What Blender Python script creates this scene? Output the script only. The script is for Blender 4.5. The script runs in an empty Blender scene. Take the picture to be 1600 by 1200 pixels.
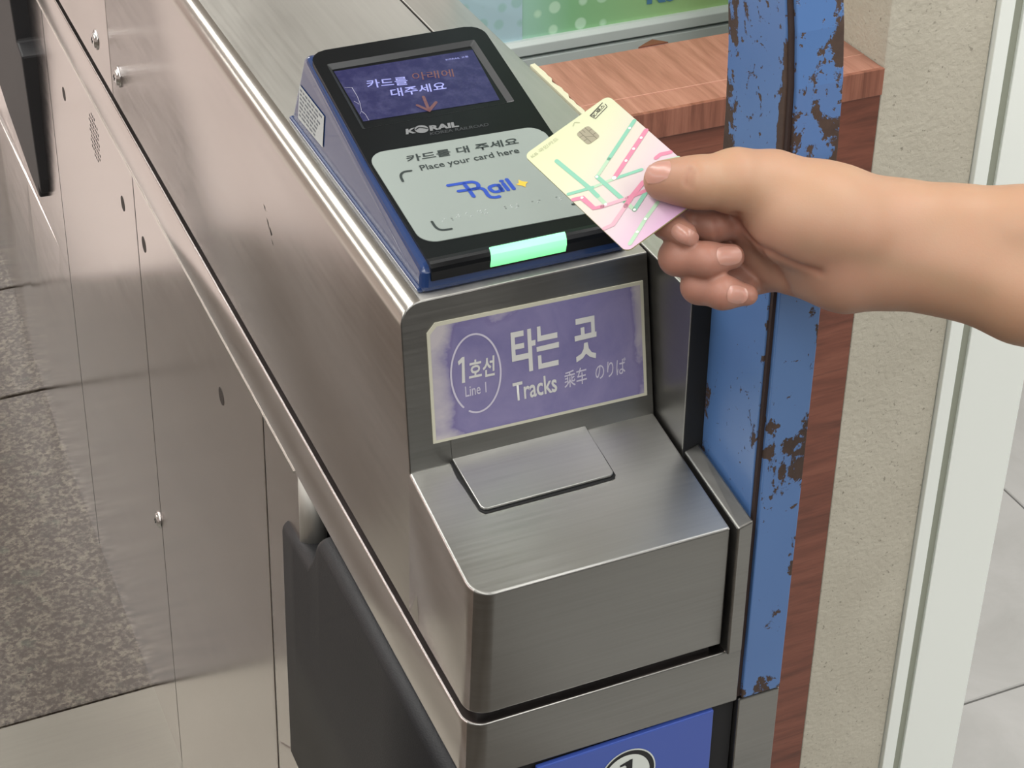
import bpy, bmesh, math, random
import numpy as np
from mathutils import Vector, Matrix

random.seed(4)
rng = np.random.default_rng(4)
scene = bpy.context.scene
COL = scene.collection
H = 1.10                      # height of the gate's top above the floor; all coordinates below are measured from that top

# ------------------------------------------------------------------ camera, world, lights, exposure
cam_data = bpy.data.cameras.new('camera')
cam = bpy.data.objects.new('camera', cam_data)
COL.objects.link(cam)
cam_data.sensor_fit = 'HORIZONTAL'
cam_data.sensor_width = 36.0
cam_data.lens = 64.247
cam_data.clip_start = 0.02
cam.matrix_world = Matrix(((0.92069, 0.21755, -0.32405, -0.32370),
                           (-0.39030, 0.51107, -0.76581, -0.88742),
                           (-0.00099, 0.83155, 0.55545, 0.56802 + H),
                           (0, 0, 0, 1)))
scene.camera = cam
vs = scene.view_settings
vs.view_transform = 'Standard'
vs.look = 'None'
vs.gamma = 1.0
vs.use_curve_mapping = False
vs.exposure = -0.28

world = bpy.data.worlds.new('station_hall')
scene.world = world
world.use_nodes = True
bg = world.node_tree.nodes['Background']
bg.inputs[0].default_value = (0.95, 0.93, 0.90, 1)
bg.inputs[1].default_value = 0.70


def area(name, loc, rot, sx, sy, power, color=(1, 1, 1)):
    l = bpy.data.lights.new(name, 'AREA')
    l.shape = 'RECTANGLE'
    l.size, l.size_y, l.energy, l.color = sx, sy, power, color
    o = bpy.data.objects.new(name, l)
    COL.objects.link(o)
    o.location = (loc[0], loc[1], loc[2] + H)
    o.rotation_euler = rot
    return o


area('ceiling_lamp_row', (2.60, 1.5, 1.69), (0, 0, 0), 0.42, 12.0, 150, (1, 0.985, 0.95))
area('ceiling_lamp_row', (-0.78, 1.5, 1.69), (0, 0, 0), 0.42, 12.0, 185, (1, 0.985, 0.95))
area('ceiling_lamp_row', (0.75, -2.2, 1.69), (0, 0, 0), 0.42, 5.0, 80, (1, 0.985, 0.95))
area('ceiling_lamp_row', (-3.2, 1.5, 1.69), (0, 0, 0), 0.42, 12.0, 185, (1, 0.985, 0.95))


# ------------------------------------------------------------------ materials
def lin(r, g, b):
    def f(v):
        v /= 255.0
        return v / 12.92 if v <= 0.04045 else ((v + 0.055) / 1.055) ** 2.4
    return (f(r), f(g), f(b), 1.0)


class NT:
    """small helper around a material's node tree"""
    def __init__(self, name):
        self.m = bpy.data.materials.new(name)
        self.m.use_nodes = True
        self.t = self.m.node_tree
        self.b = self.t.nodes['Principled BSDF']
        tc = self.t.nodes.new('ShaderNodeTexCoord')
        self.obj = tc.outputs['Object']

    def link(self, a, b):
        self.t.links.new(a, b)

    def mapping(self, scale=(1, 1, 1), rot=(0, 0, 0), loc=(0, 0, 0), vec=None):
        n = self.t.nodes.new('ShaderNodeMapping')
        n.inputs['Scale'].default_value = scale
        n.inputs['Rotation'].default_value = rot
        n.inputs['Location'].default_value = loc
        self.link(vec or self.obj, n.inputs['Vector'])
        return n.outputs[0]

    def noise(self, vec=None, scale=5, detail=4, rough=0.55, dist=0.0):
        n = self.t.nodes.new('ShaderNodeTexNoise')
        n.inputs['Scale'].default_value = scale
        n.inputs['Detail'].default_value = detail
        n.inputs['Roughness'].default_value = rough
        n.inputs['Distortion'].default_value = dist
        self.link(vec or self.obj, n.inputs['Vector'])
        return n.outputs['Fac']

    def ramp(self, fac, stops, interp='LINEAR'):
        n = self.t.nodes.new('ShaderNodeValToRGB')
        n.color_ramp.interpolation = interp
        el = n.color_ramp.elements
        while len(el) < len(stops):
            el.new(0.5)
        for e, (p, c) in zip(el, stops):
            e.position = p
            e.color = c if hasattr(c, '__len__') else (c, c, c, 1)
        self.link(fac, n.inputs[0])
        return n.outputs[0]

    def rng(self, v, a, b, va=0.0, vb=1.0):
        n = self.t.nodes.new('ShaderNodeMapRange')
        n.interpolation_type = 'SMOOTHSTEP'
        n.inputs[1].default_value, n.inputs[2].default_value = a, b
        n.inputs[3].default_value, n.inputs[4].default_value = va, vb
        self.link(v, n.inputs[0])
        return n.outputs[0]

    def mix(self, fac, a, b, mode='MIX'):
        n = self.t.nodes.new('ShaderNodeMix')
        n.data_type = 'RGBA'
        n.blend_type = mode
        for sock, v in ((n.inputs[0], fac), (n.inputs[6], a), (n.inputs[7], b)):
            if hasattr(v, 'is_linked'):
                self.link(v, sock)
            else:
                sock.default_value = v
        return n.outputs[2]

    def math(self, op, a, b=0.0, clamp=False):
        n = self.t.nodes.new('ShaderNodeMath')
        n.operation = op
        n.use_clamp = clamp
        for sock, v in ((n.inputs[0], a), (n.inputs[1], b)):
            if hasattr(v, 'is_linked'):
                self.link(v, sock)
            else:
                sock.default_value = v
        return n.outputs[0]

    def axis(self, i):
        n = self.t.nodes.new('ShaderNodeSeparateXYZ')
        self.link(self.obj, n.inputs[0])
        return n.outputs[i]

    def bump(self, h, strength=0.2, dist=0.001):
        n = self.t.nodes.new('ShaderNodeBump')
        n.inputs['Strength'].default_value = strength
        n.inputs['Distance'].default_value = dist
        self.link(h, n.inputs['Height'])
        self.link(n.outputs[0], self.b.inputs['Normal'])

    def set(self, **kw):
        for k, v in kw.items():
            s = self.b.inputs[k.replace('_', ' ')]
            if hasattr(v, 'is_linked'):
                self.link(v, s)
            else:
                s.default_value = v
        return self


def plain(name, col, rough=0.5, metal=0.0, spec=0.5, coat=0.0):
    n = NT(name)
    n.set(Base_Color=col, Roughness=rough, Metallic=metal, Specular_IOR_Level=spec, Coat_Weight=coat)
    return n.m


def steel(name, col=(0.60, 0.58, 0.55, 1), r0=0.22, r1=0.42, streak=(9, 9, 420), bump=0.05, blotch=0.18):
    n = NT(name)
    fine = n.noise(n.mapping(streak), 1.0, 3, 0.6)
    big = n.noise(n.mapping((5, 3, 7)), 1.0, 5, 0.6, 0.6)
    dark = tuple(c * (1 - blotch) for c in col[:3]) + (1,)
    c = n.mix(n.ramp(big, [(0.3, 0.0), (0.7, 1.0)]), dark, col)
    c = n.mix(n.ramp(fine, [(0.35, 0.0), (0.75, 0.22)]), c, tuple(min(1, v * 1.3) for v in col[:3]) + (1,))
    mixr = n.math('ADD', n.math('MULTIPLY', big, 0.6), n.math('MULTIPLY', fine, 0.4))
    n.set(Base_Color=c, Metallic=1.0, Roughness=n.ramp(mixr, [(0.3, r0), (0.7, r1)]))
    n.bump(fine, bump, 0.0006)
    return n.m


M = {}  # steel split by facing; reflected light and dark is put into base colours
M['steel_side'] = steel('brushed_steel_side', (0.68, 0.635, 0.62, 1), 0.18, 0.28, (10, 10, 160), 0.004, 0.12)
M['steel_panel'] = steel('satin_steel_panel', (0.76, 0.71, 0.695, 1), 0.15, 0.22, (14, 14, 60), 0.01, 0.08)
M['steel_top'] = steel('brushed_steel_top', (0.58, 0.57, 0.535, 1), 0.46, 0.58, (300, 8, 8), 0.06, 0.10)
M['steel_shaded'] = steel('brushed_steel_shaded', (0.30, 0.297, 0.283, 1), 0.26, 0.42, (9, 9, 520), 0.06, 0.22)  # base darkened to stand for the dark floor these faces reflect
M['steel_round'] = plain('polished_round_edge', (0.66, 0.64, 0.60, 1), 0.24, 1.0)
M['steel_ledge'] = steel('brushed_steel_ledge', (0.56, 0.56, 0.54, 1), 0.30, 0.44, (9, 500, 9), 0.02, 0.14)
M['steel_edge'] = plain('polished_edge', (0.75, 0.74, 0.70, 1), 0.18, 1.0)
M['dark_gap'] = plain('dark_gap', (0.012, 0.012, 0.013, 1), 0.8)
M['rubber'] = plain('black_rubber', lin(52, 53, 56), 0.55, 0, 0.4)


def rubber():
    n = NT('black_padding')
    s = n.noise(n.mapping((1, 1, 1)), 900, 2)
    big = n.noise(None, 12, 4)
    n.set(Base_Color=n.mix(big, lin(32, 33, 36), lin(42, 42, 44)), Roughness=0.5, Specular_IOR_Level=0.4)
    n.bump(s, 0.5, 0.0006)
    return n.m


M['padding'] = rubber()


def granite():
    n = NT('granite_tile')
    a = n.noise(None, 75, 6, 0.75)
    b = n.noise(n.mapping(loc=(3, 1, 2)), 130, 3, 0.6)
    g = n.noise(n.mapping(loc=(9, 4, 2)), 26, 3, 0.6)
    c = n.ramp(a, [(0.32, lin(46, 41, 36)), (0.46, lin(84, 76, 68)), (0.62, lin(118, 110, 98))])
    c = n.mix(n.ramp(b, [(0.42, 1.0), (0.55, 0.0)]), c, lin(64, 55, 49))
    c = n.mix(n.ramp(g, [(0.60, 0.0), (0.72, 0.4)]), c, lin(70, 80, 68))
    n.set(Base_Color=c, Roughness=0.30)
    n.bump(a, 0.05, 0.002)
    return n.m


M['granite'] = granite()


def light_tile():
    n = NT('pale_floor_tile')
    a = n.noise(None, 5, 6, 0.65, 0.8)
    n.set(Base_Color=n.ramp(a, [(0.3, lin(156, 155, 152)), (0.7, lin(174, 173, 171))]), Roughness=0.4)
    return n.m


M['light_tile'] = light_tile()
def pale_stone():
    n = NT('pale_polished_stone')
    a = n.noise(None, 60, 5, 0.7)
    n.set(Base_Color=n.ramp(a, [(0.3, lin(188, 176, 171)), (0.7, lin(216, 206, 201))]), Roughness=0.3)
    return n.m


M['pale_stone'] = pale_stone()
M['grout'] = plain('dark_grout', lin(70, 68, 64), 0.9)


def stone_wall():
    n = NT('beige_rough_wall')
    a = n.noise(None, 190, 4, 0.6)
    b = n.noise(None, 9, 5, 0.6)
    sp = n.noise(n.mapping(loc=(4, 4, 4)), 260, 2, 0.5)
    c = n.ramp(b, [(0.3, lin(184, 178, 163)), (0.7, lin(198, 193, 178))])
    c = n.mix(n.ramp(sp, [(0.26, 0.6), (0.33, 0.0)]), c, lin(112, 106, 94))
    n.set(Base_Color=c, Roughness=0.75, Specular_IOR_Level=0.3)
    n.bump(a, 0.55, 0.0022)
    return n.m


M['stone'] = stone_wall()
M['white'] = plain('white_painted_metal', lin(243, 248, 243), 0.35)
M['groove'] = plain('grey_green_groove', lin(150, 154, 140), 0.6)


def wood(name, grain, cross, ca, cb, cc):
    n = NT(name)
    g = n.noise(n.mapping(grain), 1.0, 6, 0.65, 0.5)
    f = n.noise(n.mapping(cross), 1.0, 4, 0.7)
    c = n.ramp(g, [(0.28, ca), (0.5, cb), (0.72, cc)])
    c = n.mix(n.ramp(f, [(0.52, 0.0), (0.70, 0.55)]), c, ca)
    n.set(Base_Color=c, Roughness=0.38)
    n.bump(f, 0.12, 0.0005)
    return n.m


M['wood_top'] = wood('wood_grain_top', (110, 7, 60), (520, 20, 300), lin(136, 90, 74), lin(164, 114, 97), lin(180, 131, 113))
M['wood_front'] = wood('wood_grain_front', (7, 30, 60), (16, 100, 420), lin(88, 50, 38), lin(122, 70, 54), lin(140, 86, 68))
M['wood_edge'] = wood('wood_grain_edge', (90, 20, 7), (500, 90, 14), lin(96, 56, 42), lin(140, 88, 70), lin(164, 110, 90))
M['wood_line'] = plain('pale_scored_line', lin(204, 158, 140), 0.5)
M['torn'] = plain('torn_pale_edge', lin(206, 204, 176), 0.8)
M['alu'] = plain('pale_painted_aluminium', lin(196, 206, 204), 0.4)
M['alu_dark'] = plain('dull_rail_groove', lin(98, 110, 108), 0.6)


def chipped(name, side):
    n = NT(name)
    x, y, z = n.axis(0), n.axis(1), n.axis(2)
    big = n.noise(None, 20, 5, 0.65)
    fine = n.noise(n.mapping(loc=(7, 3, 1)), 130, 4, 0.7)
    wide = n.noise(n.mapping((1, 1, 0.55)), 46, 5, 0.68, 0.4)
    tone = n.noise(n.mapping(loc=(2, 2, 2)), 6, 3)
    blue = n.mix(tone, lin(70, 104, 158), lin(92, 130, 184))
    # wear grows with height on the post (local z: 0 at its foot)
    up = n.rng(z, 0.32, 0.40)
    worn = n.math('ADD', n.math('MULTIPLY', wide, 0.75), n.math('MULTIPLY', fine, 0.30))
    if side:
        # rust eats in from the two vertical edges of the side plate
        far = n.math('MULTIPLY', n.rng(y, 0.010, 0.032), n.rng(z, 0.36, 0.42, 1.0, 0.35))
        near = n.rng(y, -0.016, -0.029)
        edge = n.math('MAXIMUM', far, near)
        lim = n.math('ADD', n.math('MULTIPLY', up, 0.02), n.math('MULTIPLY', n.math('MULTIPLY', edge, up), 0.22))
        lim = n.math('ADD', lim, n.math('MULTIPLY', near, 0.06))
    else:
        spot = n.math('ADD', n.rng(z, 0.36, 0.41, 0.0, 0.85), n.math('MULTIPLY', n.rng(z, 0.14, 0.19, 0.0, 1.0), n.rng(z, 0.20, 0.235, 1.0, 0.0)))
        edge = n.rng(n.math('ABSOLUTE', n.math('SUBTRACT', x, 0.0021)), 0.008, 0.0145)
        right = n.math('MULTIPLY', n.rng(x, 0.006, 0.0155), n.math('MULTIPLY', n.rng(z, 0.07, 0.10), n.rng(z, 0.14, 0.17, 1.0, 0.0)))
        foot = n.rng(z, 0.004, 0.022, 1.0, 0.0)
        lim = n.math('ADD', n.math('MULTIPLY', spot, 0.115), n.math('MULTIPLY', edge, 0.03))
        lim = n.math('ADD', lim, n.math('ADD', n.math('MULTIPLY', foot, 0.16), n.math('MULTIPLY', right, 0.13)))
    v = n.math('ADD', worn, lim)
    mask = n.ramp(v, [(0.635, 0.0), (0.655, 1.0)])
    specks = n.ramp(n.math('ADD', fine, n.math('MULTIPLY', up, 0.05)), [(0.66, 0.0), (0.68, 1.0)])
    mask = n.math('MAXIMUM', mask, specks)
    rust = n.mix(fine, lin(46, 35, 32), lin(84, 66, 56))
    n.set(Base_Color=n.mix(mask, blue, rust), Roughness=n.ramp(mask, [(0.0, 0.33), (1.0, 0.75)]))
    n.bump(n.math('SUBTRACT', 1.0, mask), 0.5, 0.0008)
    return n.m


M['paint_side'] = chipped('chipped_blue_paint_side', True)
M['paint_front'] = chipped('chipped_blue_paint_front', False)
M['rust'] = plain('dark_rust', lin(50, 36, 33), 0.85)
M['reader_blue'] = plain('glossy_navy_plastic', lin(30, 56, 104), 0.22, 0, 0.5, 0.4)
M['reader_black'] = plain('black_plastic', lin(12, 14, 17), 0.34, 0, 0.28)
M['bezel'] = plain('bezel_grey', lin(52, 54, 56), 0.4)
M['pad_grey'] = plain('pale_grey_label', lin(146, 155, 151), 0.42)
M['ink'] = plain('dark_ink', lin(46, 54, 54), 0.5)
M['logo_grey'] = plain('grey_print', lin(122, 124, 126), 0.5)
M['logo_dim'] = plain('faint_grey_print', lin(62, 64, 68), 0.5)
M['rail_blue'] = plain('blue_print', lin(44, 76, 172), 0.5)
M['rail_yellow'] = plain('yellow_print', lin(232, 190, 74), 0.5)
M['braille'] = plain('clear_dot', lin(186, 194, 192), 0.2)


def emit(name, col, strength, base=(0.02, 0.02, 0.03, 1), rough=0.25):
    n = NT(name)
    n.set(Base_Color=base, Emission_Color=col, Emission_Strength=strength, Roughness=rough)
    return n.m


def screen():
    n = NT('lit_blue_display')
    haze = n.noise(None, 90, 5, 0.75)
    n.set(Base_Color=n.ramp(haze, [(0.45, lin(22, 22, 44)), (0.80, lin(64, 64, 88))]), Roughness=0.4,
          Emission_Color=lin(52, 52, 132), Emission_Strength=0.36)
    return n.m


M['screen'] = screen()
M['screen_text'] = emit('display_text', lin(178, 182, 250), 1.15)
M['screen_orange'] = emit('display_orange', lin(140, 84, 78), 0.8)
M['scratch'] = plain('scratch_white', lin(150, 150, 170), 0.5)


def led():
    n = NT('green_lamp')
    z = n.axis(2)
    hot = n.ramp(z, [(0.0085, 0.0), (0.0185, 1.0)])
    n.set(Base_Color=(0.1, 0.5, 0.2, 1), Emission_Color=n.mix(hot, lin(112, 240, 132), lin(170, 255, 206)), Emission_Strength=1.25, Roughness=0.3)
    return n.m


M['led'] = led()


def sign_mat():
    n = NT('lilac_sign_print')
    x, y, z = n.axis(0), n.axis(1), n.axis(2)
    big = n.noise(None, 22, 5, 0.6, 0.5)
    fine = n.noise(None, 160, 4, 0.6)
    c = n.mix(n.ramp(big, [(0.3, 0.0), (0.7, 1.0)]), lin(104, 99, 146), lin(134, 127, 166))
    c = n.mix(n.math('MULTIPLY', fine, 0.18), c, lin(150, 146, 170))
    # water stain with an outline of its own along the left and upper edge
    ed = n.math('ADD', n.rng(x, -0.070, -0.046, 0.46, 0.0), n.rng(z, 0.022, 0.040, 0.0, 0.26))
    ed2 = n.math('ADD', ed, n.rng(z, -0.041, -0.026, 0.30, 0.0))
    ed2 = n.math('MULTIPLY', ed2, n.rng(x, -0.030, 0.02, 1.0, 0.45))
    ed2 = n.math('ADD', ed2, n.math('MULTIPLY', n.rng(x, 0.060, 0.071, 0.0, 0.30), n.rng(z, 0.0, 0.02, 0.7, 1.0)))
    s = n.math('ADD', n.math('MULTIPLY', big, 0.9), ed2)
    c = n.mix(n.ramp(s, [(0.70, 0.0), (0.78, 0.45), (0.95, 1.0)]), c, lin(182, 176, 180))
    c = n.mix(n.ramp(s, [(0.63, 0.0), (0.695, 0.35), (0.725, 0.0)]), c, lin(96, 84, 130))
    n.set(Base_Color=c, Roughness=0.45)
    return n.m


M['sign'] = sign_mat()
M['sign_edge'] = plain('yellowed_sign_edge', lin(196, 194, 176), 0.5)
M['sign_white'] = plain('sign_white_print', lin(206, 206, 202), 0.5)
M['sign_pale'] = plain('sign_pale_print', lin(196, 192, 208), 0.5)
M['plate_blue'] = plain('blue_number_plate', lin(62, 86, 168), 0.3)
M['disc_white'] = plain('white_disc', lin(214, 220, 214), 0.4)
M['black_ink'] = plain('black_ink', lin(24, 26, 28), 0.5)
M['paper'] = plain('white_data_label', lin(186, 190, 190), 0.5)
M['paper_ink'] = plain('grey_small_print', lin(112, 116, 122), 0.6)


def poster_mat():
    n = NT('poster_print')
    x = n.axis(0)
    v = n.t.nodes.new('ShaderNodeTexVoronoi')
    v.inputs['Scale'].default_value = 46
    v.inputs['Randomness'].default_value = 0.35
    n.link(n.mapping((1, 0, 1)), v.inputs['Vector'])
    dots = n.ramp(v.outputs['Distance'], [(0.24, 1.0), (0.30, 0.0)])
    b = n.noise(None, 7, 3)
    c = n.ramp(n.math('ADD', x, n.math('MULTIPLY', b, 0.03)), [(0.0, lin(178, 210, 222)), (0.055, lin(172, 214, 204)), (0.12, lin(140, 194, 146)), (0.25, lin(170, 210, 142))])
    fade = n.ramp(x, [(0.12, 0.85), (0.22, 0.0)])
    c = n.mix(n.math('MULTIPLY', dots, fade), c, lin(196, 232, 204))
    n.set(Base_Color=c, Roughness=0.3)
    return n.m


M['poster'] = poster_mat()
M['poster_blue'] = plain('poster_blue_letter', lin(84, 134, 168), 0.4)


def film_mat():
    n = NT('pale_film')
    v = n.t.nodes.new('ShaderNodeTexVoronoi')
    v.inputs['Scale'].default_value = 60
    v.inputs['Randomness'].default_value = 0.4
    n.link(n.mapping((1, 0, 1)), v.inputs['Vector'])
    dots = n.ramp(v.outputs['Distance'], [(0.26, 1.0), (0.36, 0.0)])
    n.set(Base_Color=n.mix(n.math('MULTIPLY', dots, 0.6), lin(180, 210, 220), lin(152, 196, 186)), Roughness=0.2)
    return n.m


def glass_mat():
    n = NT('clear_glass')
    n.set(Base_Color=(0.95, 0.98, 0.98, 1), Roughness=0.05, Transmission_Weight=1.0, IOR=1.45)
    return n.m


def card_mat():
    n = NT('card_gradient')
    x, y = n.axis(0), n.axis(1)     # card local: x across, y down the card
    t = n.math('ADD', n.math('MULTIPLY', y, 9.5), n.math('MULTIPLY', x, 4.0))
    c = n.ramp(t, [(0.05, lin(194, 199, 162)), (0.30, lin(196, 199, 169)), (0.55, lin(196, 188, 180)), (0.75, lin(196, 178, 186)), (1.0, lin(190, 152, 184))])
    n.set(Base_Color=c, Roughness=0.35)
    return n.m


M['card'] = card_mat()
M['card_edge'] = plain('card_core', lin(176, 168, 118), 0.5)
M['chip'] = plain('chip_metal', lin(166, 160, 140), 0.35, 0.5)
M['chip_line'] = plain('chip_groove', lin(112, 108, 90), 0.5)
M['c_teal'] = plain('card_teal_line', lin(122, 178, 155), 0.4)
M['c_sage'] = plain('card_sage_line', lin(162, 190, 164), 0.4)
M['c_pink'] = plain('card_pink_line', lin(198, 122, 146), 0.4)
M['c_rose'] = plain('card_rose_line', lin(200, 154, 167), 0.4)
M['c_dot'] = plain('card_white_dot', lin(240, 238, 230), 0.4)
M['c_ink'] = plain('card_black_print', lin(64, 62, 54), 0.5)
M['c_faint'] = plain('card_faint_print', lin(162, 166, 134), 0.5)


def skin():
    n = NT('skin')
    at = n.t.nodes.new('ShaderNodeVertexColor')
    at.layer_name = 'skin_tone'
    big = n.noise(None, 45, 5, 0.6)
    fine = n.noise(None, 900, 3, 0.6)
    c = n.mix(n.ramp(big, [(0.3, 0.0), (0.7, 0.16)]), at.outputs[0], lin(172, 112, 94))
    n.set(Base_Color=c, Roughness=0.48, Specular_IOR_Level=0.4, Subsurface_Weight=0.25, Subsurface_Scale=0.006)
    n.b.inputs['Subsurface Radius'].default_value = (1.0, 0.35, 0.2)
    n.bump(fine, 0.12, 0.0004)
    return n.m


M['skin'] = skin()


def nail_mat():
    n = NT('fingernail')
    n.set(Base_Color=lin(180, 134, 120), Roughness=0.30, Coat_Weight=0.1, Subsurface_Weight=0.2, Subsurface_Scale=0.003)
    return n.m


M['nail'] = nail_mat()

# ------------------------------------------------------------------ object helpers
OFF = {}          # object -> world position of the frame its mesh is written in


def tag(o, label=None, cat=None, group=None, kind=None):
    if label: o['label'] = label
    if cat: o['category'] = cat
    if group: o['group'] = group
    if kind: o['kind'] = kind
    return o


def root(name, loc, label, cat):
    o = bpy.data.objects.new(name, None)
    o.empty_display_size = 0.05
    COL.objects.link(o)
    o.location = (loc[0], loc[1], loc[2] + H)
    OFF[o] = Vector(o.location)
    return tag(o, label, cat)


def put(name, me, mat, parent=None, kind=None, label=None, bevel=0.0, seg=2, smooth=False, angle=35):
    """link mesh data written in gate coordinates as one object"""
    mats = mat if isinstance(mat, (list, tuple)) else [mat]
    me.name = name
    for m_ in mats:
        me.materials.append(m_)
    o = bpy.data.objects.new(name, me)
    COL.objects.link(o)
    if parent is not None:
        off = OFF[parent]
        o.parent = parent
    else:
        co = np.array([v.co for v in me.vertices])
        off = Vector(((co[:, 0].min() + co[:, 0].max()) / 2, (co[:, 1].min() + co[:, 1].max()) / 2, co[:, 2].min() + H))
        o.location = off
    OFF[o] = off
    me.transform(Matrix.Translation(Vector((0, 0, H)) - off))
    if bevel:
        md = o.modifiers.new('edge', 'BEVEL')
        md.width, md.segments, md.limit_method, md.angle_limit = bevel, seg, 'ANGLE', math.radians(angle)
        md.harden_normals = False
    if smooth:
        for p in me.polygons:
            p.use_smooth = True
    return tag(o, label, None, None, kind)


def mk(verts, faces):
    me = bpy.data.meshes.new('m')
    me.from_pydata([tuple(map(float, v)) for v in verts], [], faces)
    bm = bmesh.new()
    bm.from_mesh(me)
    bmesh.ops.recalc_face_normals(bm, faces=bm.faces)
    bm.to_mesh(me)
    bm.free()
    return me


def box_vf(x0, x1, y0, y1, z0, z1):
    v = [(x, y, z) for z in (z0, z1) for y in (y0, y1) for x in (x0, x1)]
    f = [(0, 2, 3, 1), (4, 5, 7, 6), (0, 1, 5, 4), (2, 6, 7, 3), (0, 4, 6, 2), (1, 3, 7, 5)]
    return v, f


def box(*a):
    return mk(*box_vf(*a))


def join_vf(parts):
    V, F = [], []
    for v, f in parts:
        n = len(V)
        V += list(v)
        F += [tuple(i + n for i in q) for q in f]
    return V, F


def loft(rings, cap=True, closed=True):
    """rings: list of equal-length point lists"""
    n = len(rings[0])
    V = [p for r in rings for p in r]
    F = []
    for i in range(len(rings) - 1):
        for j in range(n if closed else n - 1):
            k = (j + 1) % n
            F.append((i * n + j, i * n + k, (i + 1) * n + k, (i + 1) * n + j))
    if cap:
        F.append(tuple(range(n))[::-1])
        F.append(tuple((len(rings) - 1) * n + j for j in range(n)))
    return V, F


def hexa(p):
    """eight corners: bottom ring then top ring"""
    return p, [(0, 3, 2, 1), (4, 5, 6, 7), (0, 1, 5, 4), (1, 2, 6, 5), (2, 3, 7, 6), (3, 0, 4, 7)]


def arc(cx, cy, r, a0, a1, n):
    return [(cx + r * math.cos(math.radians(a0 + (a1 - a0) * i / n)), cy + r * math.sin(math.radians(a0 + (a1 - a0) * i / n))) for i in range(n + 1)]


class Frame:
    """a flat face: origin O, unit axes u and v, outward normal n"""
    def __init__(self, O, u, v, flip=False):
        self.O, self.u = Vector(O), Vector(u).normalized()
        self.v = (Vector(v) - self.u * Vector(v).dot(self.u)).normalized()
        self.n = self.u.cross(self.v) * (-1 if flip else 1)

    def __call__(self, x, y, h=0.0):
        return self.O + self.u * x + self.v * y + self.n * h


def slab(fr, pts, h0, h1):
    """solid from a 2D outline on a face, between heights h0 and h1"""
    n = len(pts)
    V = [fr(x, y, h0) for x, y in pts] + [fr(x, y, h1) for x, y in pts]
    F = [tuple(range(n))[::-1], tuple(range(n, 2 * n))] + [(i, (i + 1) % n, n + (i + 1) % n, n + i) for i in range(n)]
    return V, F


def flat(fr, pts, h):
    return [fr(x, y, h) for x, y in pts], [tuple(range(len(pts)))]


def strip(pts, w, cap=True):
    """outline of a constant-width stroke along a 2D polyline (round ends)"""
    P = [np.array(p, float) for p in pts]
    L, Rr = [], []
    for i, p in enumerate(P):
        a = P[max(i - 1, 0)]
        b = P[min(i + 1, len(P) - 1)]
        d = (b - a) / np.linalg.norm(b - a)
        nn = np.array([-d[1], d[0]])
        k = 1.0
        if 0 < i < len(P) - 1:
            d1 = (p - a) / np.linalg.norm(p - a)
            k = 1 / max(0.5, abs(nn @ np.array([-d1[1], d1[0]])))
        L.append(p + nn * w / 2 * k)
        Rr.append(p - nn * w / 2 * k)
    out = []
    n = len(P)
    V = L + Rr
    F = [(i, i + 1, n + i + 1, n + i) for i in range(n - 1)]
    if cap:
        for p, q in ((P[0], P[1]), (P[-1], P[-2])):
            d = (p - q) / np.linalg.norm(p - q)
            a0 = math.degrees(math.atan2(d[1], d[0]))
            pts2 = [np.array(t) for t in arc(p[0], p[1], w / 2, a0 - 90, a0 + 90, 6)]
            b0 = len(V)
            V += pts2
            F.append(tuple(range(b0, b0 + len(pts2))))
    return V, F


def smooth_line(pts, n=6):
    P = [np.array(p, float) for p in pts]
    Q = [2 * P[0] - P[1]] + P + [2 * P[-1] - P[-2]]
    out = []
    for i in range(1, len(Q) - 2):
        for k in range(n):
            t = k / n
            a, b, c, d = Q[i - 1], Q[i], Q[i + 1], Q[i + 2]
            out.append(0.5 * (2 * b + (c - a) * t + (2 * a - 5 * b + 4 * c - d) * t * t + (3 * b - a - 3 * c + d) * t ** 3))
    out.append(P[-1])
    return out


def strokes(fr, lines, w, h):
    parts = []
    for L in lines:
        v, f = strip(L, w)
        parts.append(([fr(x, y, h) for x, y in v], f))
    V, F = join_vf(parts)
    return mk(V, F)


def polys(fr, outs, h):
    return mk(*join_vf([flat(fr, p, h) for p in outs]))


def text_mesh(fr, txt, bl, br, tl, h=0.00025, bold=0.0, res=3):
    """lettering whose ink box is laid on the parallelogram bl-br-tl of a face"""
    cu = bpy.data.curves.new('t', 'FONT')
    cu.body = txt
    cu.size = 1.0
    cu.offset = bold
    cu.resolution_u = res
    ob = bpy.data.objects.new('t', cu)
    COL.objects.link(ob)
    bpy.context.view_layer.update()
    dg = bpy.context.evaluated_depsgraph_get()
    me = bpy.data.meshes.new_from_object(ob.evaluated_get(dg))
    bpy.data.objects.remove(ob)
    bpy.data.curves.remove(cu)
    co = np.array([v.co[:] for v in me.vertices])
    if len(co) == 0:
        return me
    lo, hi = co.min(0), co.max(0)
    a, b, c = np.array(bl), np.array(br), np.array(tl)
    for v in me.vertices:
        s = (v.co.x - lo[0]) / max(hi[0] - lo[0], 1e-9)
        t = (v.co.y - lo[1]) / max(hi[1] - lo[1], 1e-9)
        p = a + (b - a) * s + (c - a) * t
        v.co = fr(p[0], p[1], h)
    me.materials.clear()
    return me


def rrect(x0, x1, y0, y1, r, n=6):
    return (arc(x1 - r, y0 + r, r, -90, 0, n) + arc(x1 - r, y1 - r, r, 0, 90, n) +
            arc(x0 + r, y1 - r, r, 90, 180, n) + arc(x0 + r, y0 + r, r, 180, 270, n))


# ------------------------------------------------------------------ setting: floor, walls, ceiling
ZF = -H
floor = put('floor', box(-6, 6, -5, 9, ZF - 0.06, ZF - 0.006), M['grout'], kind='structure')


def tile(x0, x1, y0, y1, mat, g=0.002, top=ZF):
    return put('floor_tile', box(x0 + g, x1 - g, y0 + g, y1 - g, ZF - 0.03, top), mat, floor, bevel=0.0015, seg=1)


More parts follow.
